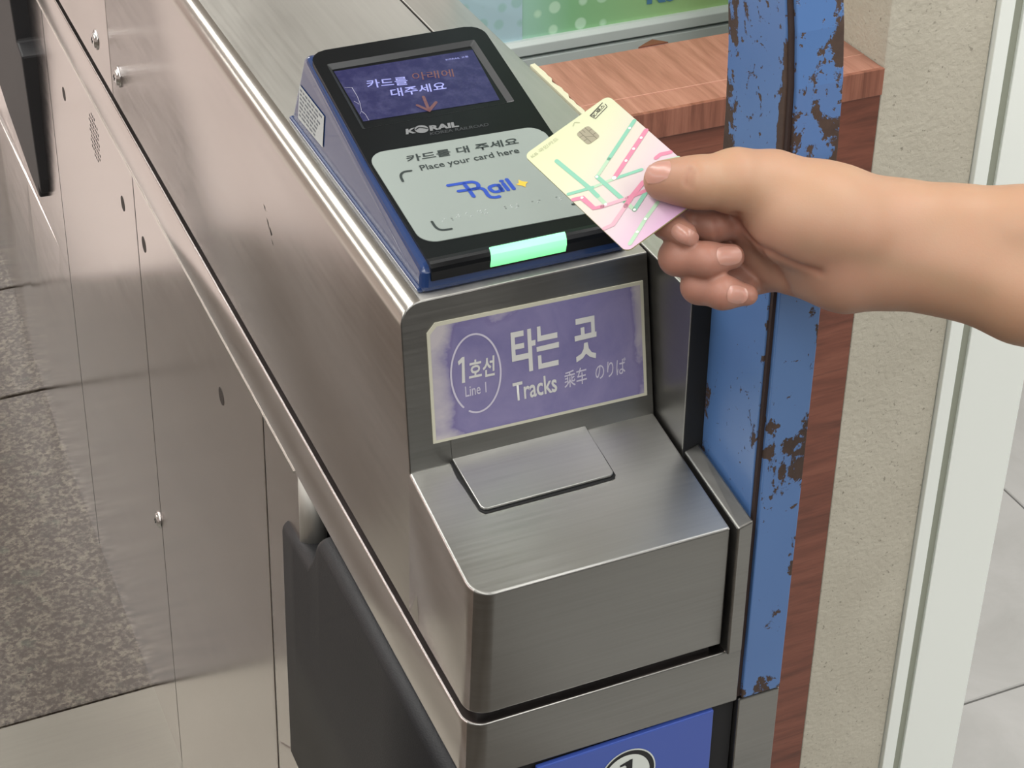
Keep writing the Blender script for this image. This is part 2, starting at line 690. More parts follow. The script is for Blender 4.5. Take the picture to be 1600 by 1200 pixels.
ys = [(-5, -2.9), (-2.9, -0.8), (-0.8, 0.48), (0.938, 1.70), (1.70, 2.05), (2.05, 2.81), (2.81, 3.57), (3.57, 5.2), (5.2, 7), (7, 9)]
xs = [(-6, -4), (-4, -2.6), (-2.6, -1.35), (-1.35, -0.72), (-0.72, 0.30)]
xs_far = xs[:-1] + [(-0.72, -0.21), (-0.21, 0.30)]
for (y0, y1) in ys:
    for (x0, x1) in (xs_far if y0 >= 2.05 else xs):
        tile(x0, x1, y0, y1, M['granite'] if y0 < (2.8 if x0 > -0.3 else 2.0) else M['pale_stone'], 0.004)  # nearer pale tiles on the left are unseen, added to brighten the side's reflection
put('threshold_plate', box(-6, 0.30, 0.484, 0.934, ZF - 0.03, ZF + 0.003), steel('floor_steel', (0.19, 0.18, 0.157, 1), 0.34, 0.46, (8, 200, 8), 0.03, 0.10), floor, bevel=0.001, label='stainless steel floor strip between granite tiles')
for i in range(8):
    for j in range(-7, 14):
        x0 = 0.623 + 0.6 * i if i else 0.304
        y0 = 0.4925 + 0.6 * j
        if y0 < -4.2 or y0 > 8: continue
        tile(x0, 0.623 + 0.6 * (i + 1), y0, y0 + 0.6, M['light_tile'], 0.0015)

put('ceiling', box(-6, 6, -5, 9, 1.70, 1.76), plain('ceiling_panel', lin(206, 204, 198), 0.8), kind='structure')
put('wall_back', box(-6, 6, -5.1, -5, ZF, 1.7), plain('dark_hall_wall', lin(72, 70, 68), 0.7), kind='structure')
put('wall_front', box(-6, 6, 9, 9.1, ZF, 1.7), plain('rosy_hall_wall', lin(232, 216, 212), 0.6), kind='structure')
put('wall_left', box(-6.1, -6, -5, 9, ZF, 1.7), plain('pale_hall_wall', lin(226, 214, 208), 0.7), kind='structure')
# beige clad column on the right, with the white door frame beside it
put('wall_right', box(0.4340, 0.5292, 0.1815, 0.40, ZF, 1.7), M['stone'], kind='structure', bevel=0.001)
put('trim_1', box(0.5300, 0.5436, 0.1765, 0.40, ZF, 1.7), M['white'], kind='structure', bevel=0.0008)
put('trim_2', box(0.5436, 0.5528, 0.1800, 0.40, ZF, 1.7), M['groove'], kind='structure')
put('door_1', box(0.5528, 0.6195, 0.1770, 0.40, ZF, 1.7), M['white'], kind='structure', bevel=0.0008)

# ------------------------------------------------------------------ ticket gate
K1 = 0.04


def sx(z):                                   # the side leans out a little towards the floor
    return -0.0215 + K1 * z


gate = root('ticket_gate', (0.06, 0.6, ZF), 'stainless steel ticket gate cabinet with a lilac direction sign on its front', 'ticket gate')
R = 0.0145
YB = 3.2


def shell_ring(y_top, y_bot, x_r=0.1440):
    """cross-section of the upper housing; the front end leans, so y depends on z"""
    zs = lambda z: y_top + (y_bot - y_top) * (-z / 0.11)
    p = []
    for cx, cz in arc(sx(-R) + R, -R, R, 180 - 2, 90, 8):
        p.append((cx, zs(cz), cz))
    p.append((x_r, zs(0), 0))
    p.append((x_r, zs(-0.222), -0.222))
    p.append((sx(-0.222), zs(-0.222), -0.222))
    return p


# the two sheets of the upper housing meet at a vertical seam
seamY = 0.848


def shell(name, ya, yb, front):
    ra = shell_ring(ya, ya - (0.02 if front else 0))
    rb = shell_ring(yb, yb)
    V, F = loft([ra, rb])
    me = mk(V, F)
    return put(name, me, [M['steel_side'], M['steel_shaded'], M['steel_top'], M['steel_round']], gate, bevel=0.0010, seg=2, angle=50)


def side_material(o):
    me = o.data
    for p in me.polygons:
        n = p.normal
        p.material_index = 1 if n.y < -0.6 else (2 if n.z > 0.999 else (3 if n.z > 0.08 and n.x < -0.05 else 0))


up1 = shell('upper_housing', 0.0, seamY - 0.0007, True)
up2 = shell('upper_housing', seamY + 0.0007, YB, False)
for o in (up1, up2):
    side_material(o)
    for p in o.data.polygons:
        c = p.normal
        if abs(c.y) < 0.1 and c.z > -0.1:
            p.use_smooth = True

# ledge box under the sign: a rounded block with a gently falling top
rb = 0.014


def ledge_ring(z_b, z_f):
    """outline in plan; z falls from the sign face to the front"""
    def Z(y): return z_b + (z_f - z_b) * ((-0.02 - y) / 0.107)
    xm = sx((z_b + z_f) / 2)
    pts = [(xm, -0.0195)]
    pts += [(a, b) for a, b in arc(xm + rb, -0.127 + rb, rb, 180, 270, 8)]
    pts += [(0.1437, -0.127), (0.1437, -0.0195)]
    return [(x, y, Z(y)) for x, y in pts]


V, F = loft([ledge_ring(-0.2225, -0.2225), ledge_ring(-0.110, -0.128)])
led_o = put('front_ledge', mk(V, F), [M['steel_side'], M['steel_shaded'], M['steel_ledge']], gate, bevel=0.0015, seg=3, angle=40)
for p in led_o.data.polygons:
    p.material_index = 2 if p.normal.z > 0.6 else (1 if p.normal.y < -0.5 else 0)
    if abs(p.normal.z) < 0.3: p.use_smooth = True
# dark recess behind the joints
put('inner_core', box(-0.022, 0.140, -0.118, 3.1, -0.2400, -0.2100), M['dark_gap'], gate)


# belt running round the cabinet under the housing
def belt_ring(z, d=0.0015):
    xm = sx(z) - d
    pts = [(xm, YB)]
    pts += arc(xm + rb, -0.1275 + rb, rb, 180, 270, 8)
    pts += [(0.1592, -0.1275), (0.1592, YB)]
    return [(x, y, z) for x, y in pts]


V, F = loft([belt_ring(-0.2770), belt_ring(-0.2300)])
belt = put('belt', mk(V, F), [M['steel_panel'], M['steel_shaded']], gate, bevel=0.0014, seg=3, angle=40)
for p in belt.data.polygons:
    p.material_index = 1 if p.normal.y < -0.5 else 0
    if abs(p.normal.z) < 0.3: p.use_smooth = True

# side panels below the belt
ZP = -0.2780
PY = [(0.2640, 0.3205), (0.3265, 0.7838), (0.7866, 1.2610), (1.2640, YB)]


def side_panel(y0, y1, d=0.0, z0=ZP, z1=ZF + 0.0, th=0.012):
    def q(z, y): return (sx(z) + d, y, z)
    P = [q(z1, y0), q(z1, y1), (sx(z1) + d + th, y1, z1), (sx(z1) + d + th, y0, z1),
         q(z0, y0), q(z0, y1), (sx(z0) + d + th, y1, z0), (sx(z0) + d + th, y0, z0)]
    return hexa(P)


for i, (y0, y1) in enumerate(PY):
    if i == 3:
        # far panel: a fold runs along it and the lower part hangs straight, standing out as a small ledge
        zc = -0.646
        rows = []
        yl = [y0, 1.33, 1.55, 1.8, 2.05, 2.4, YB]
        for y in yl:
            t = min(1, max(0, (y - 1.33) / 0.55))
            xb = sx(ZF) + (0.018 * min(1, max(0, (y - 1.62) / 0.45)))
            led = 0.006 * t
            rows.append([(sx(ZP), y, ZP), (sx(zc), y, zc + 0.0008), (sx(zc) - led, y, zc), (xb, y, ZF), (0.02, y, ZF), (0.02, y, ZP)])
        V, F = loft(rows)
        put('side_panel', mk(V, F), M['steel_panel'], gate)
    else:
        put('side_panel', mk(*side_panel(y0, y1)), M['steel_panel'], gate, bevel=0.0007, seg=2)
put('panel_post', mk(*side_panel(0.3224, 0.3246, 0.0008)), M['steel_shaded'], gate)
put('inner_wall', box(-0.012, 0.150, -0.08, 3.15, ZF, -0.2775), M['dark_gap'], gate)

for y_ in (0.7852, 1.2625):
    put('seam_shade', mk(*side_panel(y_ - 0.0016, y_ + 0.0016, 0.00025)), M['dark_gap'], gate)  # dark strip stands in for the shade inside the open panel seam

# thin shadow line and bright lip where the panels meet the belt
put('panel_lip', mk(*hexa([(sx(-0.2792) - 0.0020, 0.232, -0.2792), (sx(-0.2792) - 0.0020, YB, -0.2792), (sx(-0.2792) + 0.004, YB, -0.2792), (sx(-0.2792) + 0.004, 0.232, -0.2792),
                           (sx(-0.2772) - 0.0020, 0.232, -0.2772), (sx(-0.2772) - 0.0020, YB, -0.2772), (sx(-0.2772) + 0.004, YB, -0.2772), (sx(-0.2772) + 0.004, 0.232, -0.2772)])), M['steel_edge'], gate)

# piece of panel above the flap's slot, ending in a rolled stainless corner
ztop, zbot = -0.2792, -0.362
V, F = hexa([(sx(zbot), 0.228, zbot), (sx(zbot), 0.2640, zbot), (sx(zbot) + 0.01, 0.2640, zbot), (sx(zbot) + 0.01, 0.228, zbot),
             (sx(ztop), 0.228, ztop), (sx(ztop), 0.2640, ztop), (sx(ztop) + 0.01, 0.2640, ztop), (sx(ztop) + 0.01, 0.228, ztop)])
put('slot_panel', mk(V, F), M['steel_panel'], gate)
rings = []
for z in (-0.362, ztop):
    cx, cy = sx(z) + 0.013, 0.2285
    outer = arc(cx, cy, 0.013, 180, 300, 10)
    inner = arc(cx, cy, 0.010, 300, 180, 10)
    rings.append([(x, y, z) for x, y in outer + inner])
V, F = loft(rings)
put('rolled_corner', mk(V, F), M['steel_top'], gate, smooth=True, angle=30, label='rolled stainless corner above the black flap')
# slot edge trims (thin dark lines beside the flap)
put('slot_trim', mk(*side_panel(0.2612, 0.2632, -0.0006, -0.356, -0.60, 0.006)), M['steel_edge'], gate)

# sill under the flap: rolled-over stainless edge, then a straight lower panel
zs_ = -0.600
V, F = hexa([(sx(-0.640) - 0.001, -0.12, -0.640), (sx(-0.640) - 0.001, 0.3205, -0.640), (0.0, 0.3205, -0.640), (0.0, -0.12, -0.640),
             (sx(zs_) - 0.001, -0.12, zs_), (sx(zs_) - 0.001, 0.262, zs_), (0.0, 0.262, zs_), (0.0, -0.12, zs_)])
put('slot_sill', mk(V, F), M['steel_panel'], gate, bevel=0.004, seg=4)
V, F = hexa([(sx(-0.64), -0.12, ZF), (sx(-0.64), 0.3205, ZF), (0.0, 0.3205, ZF), (0.0, -0.12, ZF),
             (sx(-0.64), -0.12, -0.6412), (sx(-0.64), 0.3205, -0.6412), (0.0, 0.3205, -0.6412), (0.0, -0.12, -0.6412)])
put('lower_panel', mk(V, F), M['steel_panel'], gate, bevel=0.001)


# black padded flap lying in its slot
def flap_ring(y, dz=0.0, d=0.0055):
    zt = -0.292 + dz
    p = [(0.03, y, zt + 0.001), (sx(zt) - d + 0.010, y, zt)]
    p += [(sx(zt) - d + 0.010 + 0.010 * math.cos(math.radians(a)), y, zt - 0.010 + 0.010 * math.sin(math.radians(a))) for a in (112, 135, 158, 180)]
    p += [(sx(-0.45) - d, y, -0.45), (sx(-0.598) - d, y, -0.598), (0.03, y, -0.598)]
    return p


V, F = loft([flap_ring(-0.1265), flap_ring(0.02), flap_ring(0.160), flap_ring(0.166, -0.004), flap_ring(0.176, -0.024), flap_ring(0.192, -0.045), flap_ring(0.230, -0.050), flap_ring(0.2595, -0.052)])
put('barrier_flap', mk(V, F), M['padding'], gate, smooth=True, label='black padded flap lying in its slot near the front')
put('flap_groove', mk(*hexa([(-0.020, -0.12, -0.2924), (-0.020, 0.15, -0.2924), (-0.0175, 0.15, -0.2924), (-0.0175, -0.12, -0.2924), (-0.020, -0.12, -0.2908), (-0.020, 0.15, -0.2908), (-0.0175, 0.15, -0.2908), (-0.0175, -0.12, -0.2908)])), M['dark_gap'], gate)

# second flap far along the cabinet
FY = [(1.372, -0.30), (1.372, -0.365), (1.345, -0.375), (1.365, -0.560), (1.372, -0.585), (1.385, -0.578), (1.392, -0.600), (1.450, -0.594), (1.60, -0.560), (1.705, -0.520), (1.86, -0.40), (1.95, -0.30)]
xo = -0.055
V = [(xo + 0.02 * (-(z + 0.3)) * 0, y, z) for y, z in FY] + [(-0.030, y, z) for y, z in FY]
n = len(FY)
F = [tuple(range(n)), tuple(range(n, 2 * n))[::-1]] + [(i, (i + 1) % n, n + (i + 1) % n, n + i) for i in range(n)]
put('barrier_flap', mk(V, F), M['padding'], gate, bevel=0.003, seg=2, label='dark grey flap further along the cabinet')


def on_side(y, z, h=0.0):
    nrm = Vector((-1, 0, K1)).normalized()
    return Vector((sx(z), y, z)) + nrm * h


SIDE = Frame((sx(0), 0, 0), (0, -1, 0), (K1, 0, 1))      # u towards the front, v up, normal outwards (-X)

# small dark fixing holes and bolts on the side
hole_me = None
for (y, z) in ((1.1572, -0.350), (0.8477, -0.3447), (0.7535, -0.3454), (0.4611, -0.3493)):
    pts = [(-y + a, z + b) for a, b in arc(0, 0, 0.0085, 0, 360, 20)[:-1]]
    put('hole_plug', mk(*slab(SIDE, [(a, b * 1.0008) for a, b in pts], -0.001, 0.0003)), plain('hole_dark', lin(58, 52, 48), 0.7) if hole_me is None else M['hole'], gate)
    if hole_me is None:
        hole_me = 1
        M['hole'] = bpy.data.materials['hole_dark']


def bolt(y, z, r=0.0085):
    rings = []
    for rr, hh in ((r * 1.25, 0.0), (r * 1.25, 0.0012), (r, 0.0013), (r * 0.96, 0.003), (r * 0.6, 0.0044), (0.0006, 0.005)):
        rings.append([SIDE(-y + rr * math.cos(t * math.pi / 8), z * 1.0008 + rr * math.sin(t * math.pi / 8), hh) for t in range(16)])
    b = put('bolt', mk(*loft(rings)), plain('bolt_chrome', (0.8, 0.8, 0.8, 1), 0.12, 1.0) if 'bolt_chrome' not in bpy.data.materials else bpy.data.materials['bolt_chrome'], gate, smooth=True)
    cr = [slab(SIDE, [(-y + a, z * 1.0008 + c) for a, c in ((-0.0032, -0.0006), (0.0032, -0.0006), (0.0032, 0.0006), (-0.0032, 0.0006))], 0.0040, 0.0052),
          slab(SIDE, [(-y + a, z * 1.0008 + c) for a, c in ((-0.0006, -0.0032), (0.0006, -0.0032), (0.0006, 0.0032), (-0.0006, 0.0032))], 0.0040, 0.0052)]
    put('bolt_slot', mk(*join_vf(cr)), M['dark_gap'], b)


for y, z in ((0.9117, -0.1861), (0.8085, -0.185), (0.7972, -0.7261)):
    bolt(y, z)

# loudspeaker perforation
parts = []
for r in range(-5, 6):
    for q in range(-5, 6):
        a, b = (q + 0.5 * (r % 2)) * 0.0076, r * 0.0062
        if math.hypot(a, b) < 0.027:
            parts.append(slab(SIDE, [(-0.9784 + a + s, -0.327 + b + t) for s, t in arc(0, 0, 0.0019, 0, 360, 8)[:-1]], -0.0005, 0.0002))
put('speaker_holes', mk(*join_vf(parts)), M['hole'], gate, kind='stuff')

# scuffs on the housing
sc = [[(-0.281 + a, -0.0867 + b) for a, b in poly] for poly in (
    [(-0.012, 0.012), (-0.007, 0.0075), (-0.0085, 0.011)], [(-0.006, 0.004), (-0.001, 0.0015), (0.001, -0.004), (-0.002, 0.0)],
    [(0.002, 0.0), (0.008, -0.004), (0.006, -0.006), (0.0025, -0.003)], [(0.006, -0.008), (0.011, -0.012), (0.008, -0.011)])]
put('scuff_mark', polys(SIDE, sc, 0.0002), M['hole'], gate)

# right-hand rail of the cabinet
V, F = hexa([(0.1455, -0.058, -0.2295), (0.1885, -0.0555, -0.2295), (0.1885, YB, -0.2295), (0.1455, YB, -0.2295),
             (0.1455, -0.058, 0.0), (0.1885, -0.0555, 0.0), (0.1885, YB, 0.0), (0.1455, YB, 0.0)])
rail = put('right_rail', mk(V, F), [M['steel_shaded'], M['steel_top'], M['dark_gap']], gate, bevel=0.0010, seg=2)
for p in rail.data.polygons:
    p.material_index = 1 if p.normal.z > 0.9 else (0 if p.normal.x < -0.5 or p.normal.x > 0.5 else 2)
put('right_wall', box(0.1600, 0.1885, -0.05, YB, ZF, -0.2320), M['steel_shaded'], gate)
# flange beside the ledge
V, F = hexa([(0.1465, -0.1310, -0.2298), (0.1570, -0.1310, -0.2298), (0.1570, -0.0575, -0.2298), (0.1465, -0.0575, -0.2298),
             (0.1465, -0.1310, -0.1265), (0.1570, -0.1310, -0.1235), (0.1570, -0.0575, -0.1130), (0.1465, -0.0575, -0.1165)])
put('side_flange', mk(V, F), M['steel_shaded'], gate, bevel=0.0012, seg=2)
put('pillar', mk(*box_vf(0.1605, 0.1918, -0.1268, -0.055, ZF, -0.2775)), M['steel_shaded'], gate, bevel=0.0012, seg=2)
put('front_frame', box(0.0, 0.1600, -0.1215, -0.09, ZF, -0.2778), M['dark_gap'], gate)

# sign on the sloping front face
SG = Frame((0, 0, 0), (1, 0, 0), (0, 0.02, 0.11), flip=False)
sign_out = [(-0.0061, -0.0216), (-0.0002, -0.0158), (0.1398, -0.0183), (0.1392, -0.0976), (-0.0088, -0.0953)]
sgn = put('direction_sign', mk(*slab(SG, sign_out, -0.0004, 0.0009)), M['sign_edge'], gate, label='lilac sign for the tracks of line 1')
inn = [(-0.0042, -0.0228), (0.0006, -0.0182), (0.1376, -0.0205), (0.1371, -0.0955), (-0.0068, -0.0934)]
sheet = mk(*flat(SG, inn, 0.0010))
sh = put('print_sheet', sheet, M['sign'], sgn)
# give the print its own local frame, centred, so its stain sits where it belongs
cx_ = Vector((0.0655, -0.0105, -0.0575))
sh.data.transform(Matrix.Translation(-(cx_ + Vector((0, 0, H)) - OFF[gate])))
sh.location = cx_ + Vector((0, 0, H)) - OFF[gate]
TA = [[(0.04776, -0.03298), (0.05646, -0.03316), (0.05633, -0.03686), (0.05030, -0.03676), (0.05026, -0.04145), (0.05624, -0.04146), (0.05617, -0.045), (0.05011, -0.04485), (0.0501, -0.04872), (0.05871, -0.04886), (0.05866, -0.05271), (0.04740, -0.05255)],
      [(0.05894, -0.03313), (0.06147, -0.0331), (0.06137, -0.04131), (0.06401, -0.04128), (0.06375, -0.04491), (0.06135, -0.04497), (0.06103, -0.06162), (0.05832, -0.06163)],
      [(0.06557, -0.03303), (0.06792, -0.03293), (0.06787, -0.03940), (0.079, -0.03951), (0.07886, -0.0432), (0.06526, -0.04293)],
      [(0.06437, -0.04639), (0.07969, -0.04623), (0.07944, -0.0499), (0.06439, -0.04968)],
      [(0.06483, -0.05238), (0.06719, -0.05244), (0.06713, -0.05819), (0.0786, -0.0582), (0.07851, -0.06174), (0.06467, -0.06156)],
      [(0.09184, -0.03370), (0.10488, -0.03395), (0.10465, -0.04501), (0.10574, -0.04506), (0.10556, -0.04853), (0.09055, -0.04861), (0.09051, -0.04506), (0.095, -0.04500), (0.09495, -0.04022), (0.09754, -0.04024), (0.0975, -0.04497), (0.10215, -0.04494), (0.10226, -0.03769), (0.09173, -0.03759)],
      [(0.09674, -0.05101), (0.09924, -0.05104), (0.09974, -0.05526), (0.10171, -0.05845), (0.10456, -0.0596), (0.1042, -0.06316), (0.10028, -0.06135), (0.09769, -0.05851), (0.09527, -0.06118), (0.09075, -0.06296), (0.09077, -0.05939), (0.09448, -0.05777), (0.09615, -0.05493)]]
put('lettering', polys(SG, TA, 0.0013), M['sign_white'], sgn)
ring_parts = []
el = []
for i in range(97):
    a = math.radians(247 + i * 345 / 96)       # worn away at the lower left
    el.append((0.0230 + 0.0164 * math.cos(a), -0.0546 + 0.0262 * math.sin(a)))
put('line_ring', strokes(SG, [el], 0.0012, 0.0013), M['sign_pale'], sgn)
one = [[(0.01330, -0.0589), (0.01540, -0.0589), (0.01640, -0.0418), (0.01480, -0.0418), (0.01190, -0.0440), (0.01215, -0.0466), (0.01440, -0.0452)]]
put('lettering', polys(SG, one, 0.0013), M['sign_white'], sgn)
put('lettering', text_mesh(SG, '호선', (0.0181, -0.0583), (0.0352, -0.0586), (0.0191, -0.0450), 0.0013, 0.020), M['sign_white'], sgn)
put('lettering', text_mesh(SG, 'Line 1', (0.0148, -0.0688), (0.0289, -0.0688), (0.0150, -0.0617), 0.0013, 0.008), M['sign_pale'], sgn)
put('lettering', text_mesh(SG, 'Tracks', (0.0465, -0.0797), (0.0764, -0.0797), (0.0465, -0.0670), 0.0013, 0.016), M['sign_white'], sgn)
put('lettering', text_mesh(SG, '乘车', (0.0815, -0.0790), (0.0971, -0.0786), (0.0818, -0.0674), 0.0013, 0.006), M['sign_pale'], sgn)
put('lettering', text_mesh(SG, 'のりば', (0.1032, -0.0784), (0.1245, -0.0784), (0.1036, -0.0672), 0.0013, 0.004), M['sign_pale'], sgn)

# angled plate covering the ticket slot: a leaf on the ledge and a leaf rising behind the sign
LG = Frame((0, -0.02, -0.11), (1, 0, 0), (0, 0.107, 0.018))
cov = [(0.0027, 0.0010), (0.0042, -0.0430), (0.0056, -0.0452), (0.0080, -0.0460), (0.0915, -0.0450), (0.0936, -0.0438), (0.0942, -0.0420), (0.0946, 0.0010)]
put('slot_cover', mk(*slab(LG, cov, 0.0010, 0.0030)), M['steel_ledge'], gate, bevel=0.0004, label='thin steel plate over the ticket slot')
put('slot_cover_leaf', mk(*slab(SG, [(0.0027, -0.1108), (0.0030, -0.088), (0.0946, -0.088), (0.0946, -0.1108)], -0.001, 0.0006)), M['steel_shaded'], gate)
dirt_shadow_pts = [(0.0000, 0.0002)]
dr = random.Random(2)
edge = [(0.0012, 0.001), (0.0010, -0.008), (0.0004, -0.014), (0.0016, -0.024), (0.0022, -0.034), (0.0030, -0.044), (0.0060, -0.0476), (0.03, -0.0478), (0.055, -0.0474), (0.08, -0.0470), (0.0940, -0.0464), (0.0956, -0.0438), (0.0958, -0.030), (0.0955, -0.01), (0.0960, 0.001)]
put('dirt_shadow_line', mk(*flat(LG, [(a + dr.uniform(-.0003, .0003), b + dr.uniform(-.0003, .0003)) for a, b in edge], 0.0005)), M['dark_gap'], gate)  # dark fringe paints both dirt and the shadow under the raised cover

# blue number plate under the belt
PL = Frame((0, -0.1275, 0), (1, 0, 0), (0, 0, 1))
plate = put('number_plate', mk(*slab(PL, [(0.0150, -0.420), (0.1420, -0.420), (0.1420, -0.2792), (0.0150, -0.2823)], -0.004, 0.0)), M['plate_blue'], gate, bevel=0.0008, label='blue plate with a white disc numbered 1')
cxp, czp, rp = 0.0795, -0.3135, 0.0205
put('disc_rim', mk(*flat(PL, [(cxp + 0.0004 + 1.0 * rp * math.cos(t), czp + rp * 1.1 * math.sin(t)) for t in np.linspace(0, 2 * math.pi, 48)[:-1]], 0.0003)), M['disc_white'], plate)
put('disc_ring', mk(*flat(PL, [(cxp + 0.0004 + 0.95 * rp * math.cos(t), czp + rp * 1.05 * math.sin(t)) for t in np.linspace(0, 2 * math.pi, 48)[:-1]], 0.0005)), M['black_ink'], plate)
put('disc', mk(*flat(PL, [(cxp - 0.0006 + 0.83 * rp * math.cos(t), czp - 0.0006 + rp * 0.93 * math.sin(t)) for t in np.linspace(0, 2 * math.pi, 48)[:-1]], 0.0007)), M['disc_white'], plate)
n1 = [[(0.0772, -0.330), (0.0850, -0.330), (0.0850, -0.328), (0.0829, -0.327), (0.0829, -0.2995), (0.0815, -0.2995), (0.0738, -0.3022), (0.0738, -0.3040), (0.0775, -0.3036), (0.0785, -0.3050), (0.0785, -0.327), (0.0772, -0.328)]]
put('lettering', polys(PL, n1, 0.0009), M['black_ink'], plate)

# ------------------------------------------------------------------ card reader
rd = root('card_reader', (0.0645, 0.13, 0.0), 'navy blue card reader with a lit screen and green lamp, standing on the steel gate', 'card reader')
prof = [(0.0050, 0.0), (0.0062, 0.0140), (0.0085, 0.0180), (0.115, 0.0340), (0.238, 0.0612), (0.2465, 0.0570), (0.2500, 0.0500), (0.2700, 0.0)]


def body_ring(inset):
    out = []
    for (y, z) in prof:
        t = min(1, z / 0.05)
        out.append((-0.0055 + 0.0055 * t + inset, y, z))
    return out


def body_ring_r(inset):
    return [(0.1345 - 0.0050 * min(1, z / 0.05) - inset, y, z) for (y, z) in prof]


V, F = loft([body_ring(0), body_ring_r(0)])
xsr = (0.0, 0.07, 0.93, 1.0)
L_, R_ = body_ring(0), body_ring_r(0)
V, F = loft([[tuple(np.array(a) * (1 - t) + np.array(b) * t) for a, b in zip(L_, R_)] for t in xsr])
n8 = len(prof)
F = [q for q in F if not (len(q) == 4 and set(q) == {n8 + 3, n8 + 4, 2 * n8 + 3, 2 * n8 + 4})]
put('housing', mk(V, F), M['reader_blue'], rd, bevel=0.0045, seg=3, angle=25, smooth=False)
put('base_skirt', mk(*box_vf(-0.0066, 0.1352, 0.0080, 0.2700, 0.0, 0.0040)), M['reader_blue'], rd, bevel=0.0015)

a1 = math.atan2(0.016, 0.107)
a2 = math.atan2(0.0275, 0.123)
F1 = Frame((0, 0.008, 0.0185), (1, 0, 0), (0, math.cos(a1), math.sin(a1)))
F2 = Frame((0, 0.115, 0.0345), (1, 0, 0), (0, math.cos(a2), math.sin(a2)))
L1 = math.hypot(0.107, 0.016)


def face_pt(x, s, h=0.0):
    """point on the black face: s < 0 runs down the front, then the lower slope, then the upper slope"""
    if s < -0.003:
        return Vector((x, 0.0056 - h - 0.05 * (s + 0.003), 0.0165 + (s + 0.003)))
    if s < 0.004:
        t = (s + 0.003) / 0.007
        ang = math.radians(90 - t * (90 - math.degrees(a1)))
        rr = 0.0048
        cy, cz = 0.0056 + rr, 0.0165
        return Vector((x, cy - (rr + h) * math.sin(ang), cz + (rr + h) * math.cos(ang) - 0.0012))
    if s < L1 + 0.001:
        return F1(x, s, h)
    return F2(x, s - L1, h)


XL, XR = 0.0012, 0.1283
rows = [-0.0105, -0.007, -0.003, -0.001, 0.001, 0.0025, 0.004, 0.03, 0.06, 0.09, L1, L1 + 0.018, L1 + 0.0355, L1 + 0.1095, L1 + 0.113, L1 + 0.116, L1 + 0.119, L1 + 0.122, L1 + 0.1245, L1 + 0.1258]
s_top = L1 + 0.1258
HX0, HX1, HS0, HS1 = 0.0092, 0.1172, L1 + 0.0355, L1 + 0.1095


def x_ext(s):
    r = 0.0125
    d = s_top - s
    if d < r:
        k = r - math.sqrt(max(0, r * r - (r - d) ** 2))
        return XL + k, XR - k
    return XL, XR


def skin_grid(h):
    return [[face_pt(x, s, h) for x in (x_ext(s)[0], max(HX0, x_ext(s)[0] + .001), min(HX1, x_ext(s)[1] - .001), x_ext(s)[1])] for s in rows]


top_, low_ = skin_grid(0.0016), skin_grid(-0.002)
V, F = [], []
for g in (top_, low_):
    for r_ in g: V += r_
nr = len(rows)
idx = lambda layer, i, j: layer * nr * 4 + i * 4 + j
for i in range(nr - 1):
    for j in range(3):
        hole = j == 1 and abs(rows[i] - HS0) < 1e-6
        if hole:
            for (p, q) in (((i, 1), (i, 2)), ((i, 2), (i + 1, 2)), ((i + 1, 2), (i + 1, 1)), ((i + 1, 1), (i, 1))):
                F.append((idx(0, *p), idx(0, *q), idx(1, *q), idx(1, *p)))
            continue
        F.append((idx(0, i, j), idx(0, i, j + 1), idx(0, i + 1, j + 1), idx(0, i + 1, j)))
        F.append((idx(1, i, j), idx(1, i + 1, j), idx(1, i + 1, j + 1), idx(1, i, j + 1)))
    for j in (0, 3):
        F.append((idx(0, i, j), idx(0, i + 1, j), idx(1, i + 1, j), idx(1, i, j)))
for i in (0, nr - 1):
    for j in range(3):
        F.append((idx(0, i, j), idx(0, i, j + 1), idx(1, i, j + 1), idx(1, i, j)))
face = put('face_plate', mk(V, F), M['reader_black'], rd, smooth=False, label='black front plate')
for p in face.data.polygons:
    p.use_smooth = False

# recessed display
o2 = 0.0015
fr_in = rrect(HX0, HX1, 0.0355, 0.1095, 0.0012, 2)
inner = rrect(HX0 + 0.0030, HX1 - 0.0034, 0.0395, 0.1068, 0.0008, 2)
m_ = len(fr_in)
V = [F2(x, y, 0.0017) for x, y in fr_in] + [F2(x, y, -0.0015) for x, y in inner]
F = [(i, (i + 1) % m_, m_ + (i + 1) % m_, m_ + i) for i in range(m_)]
put('display_bezel', mk(V, F), M['bezel'], rd)
disp = put('display', mk(*slab(F2, [(0.0102, 0.0380), (0.1150, 0.0380), (0.1150, 0.1085), (0.0102, 0.1085)], -0.0030, -0.0016)), M['reader_black'], rd)
scr = put('screen', mk(*flat(F2, [(0.0138, 0.0468), (0.1098, 0.0437), (0.1133, 0.1025), (0.0128, 0.1045)], -0.0014)), M['screen'], disp, label='dim blue lit screen')
hh = -0.0011
put('lettering', text_mesh(F2, '카드를', (0.0284, 0.0798), (0.0564, 0.0763), (0.0301, 0.0890), hh, 0.012), M['screen_text'], disp)
put('lettering', text_mesh(F2, '아래에', (0.0608, 0.0796), (0.0896, 0.0762), (0.0628, 0.0882), hh, 0.004), M['screen_orange'], disp)
put('lettering', text_mesh(F2, '대주세요', (0.0406, 0.0660), (0.0795, 0.0640), (0.0424, 0.0750), hh, 0.012), M['screen_text'], disp)
put('arrow', strokes(F2, [[(0.0613, 0.0607), (0.0596, 0.0455)], [(0.0541, 0.0531), (0.0596, 0.0455), (0.0673, 0.0527)]], 0.0022, hh), M['screen_orange'], disp)
put('lettering', text_mesh(F2, 'KORAIL 교통', (0.0908, 0.0950), (0.1073, 0.0944), (0.0912, 0.0970), hh), M['screen_text'], disp)
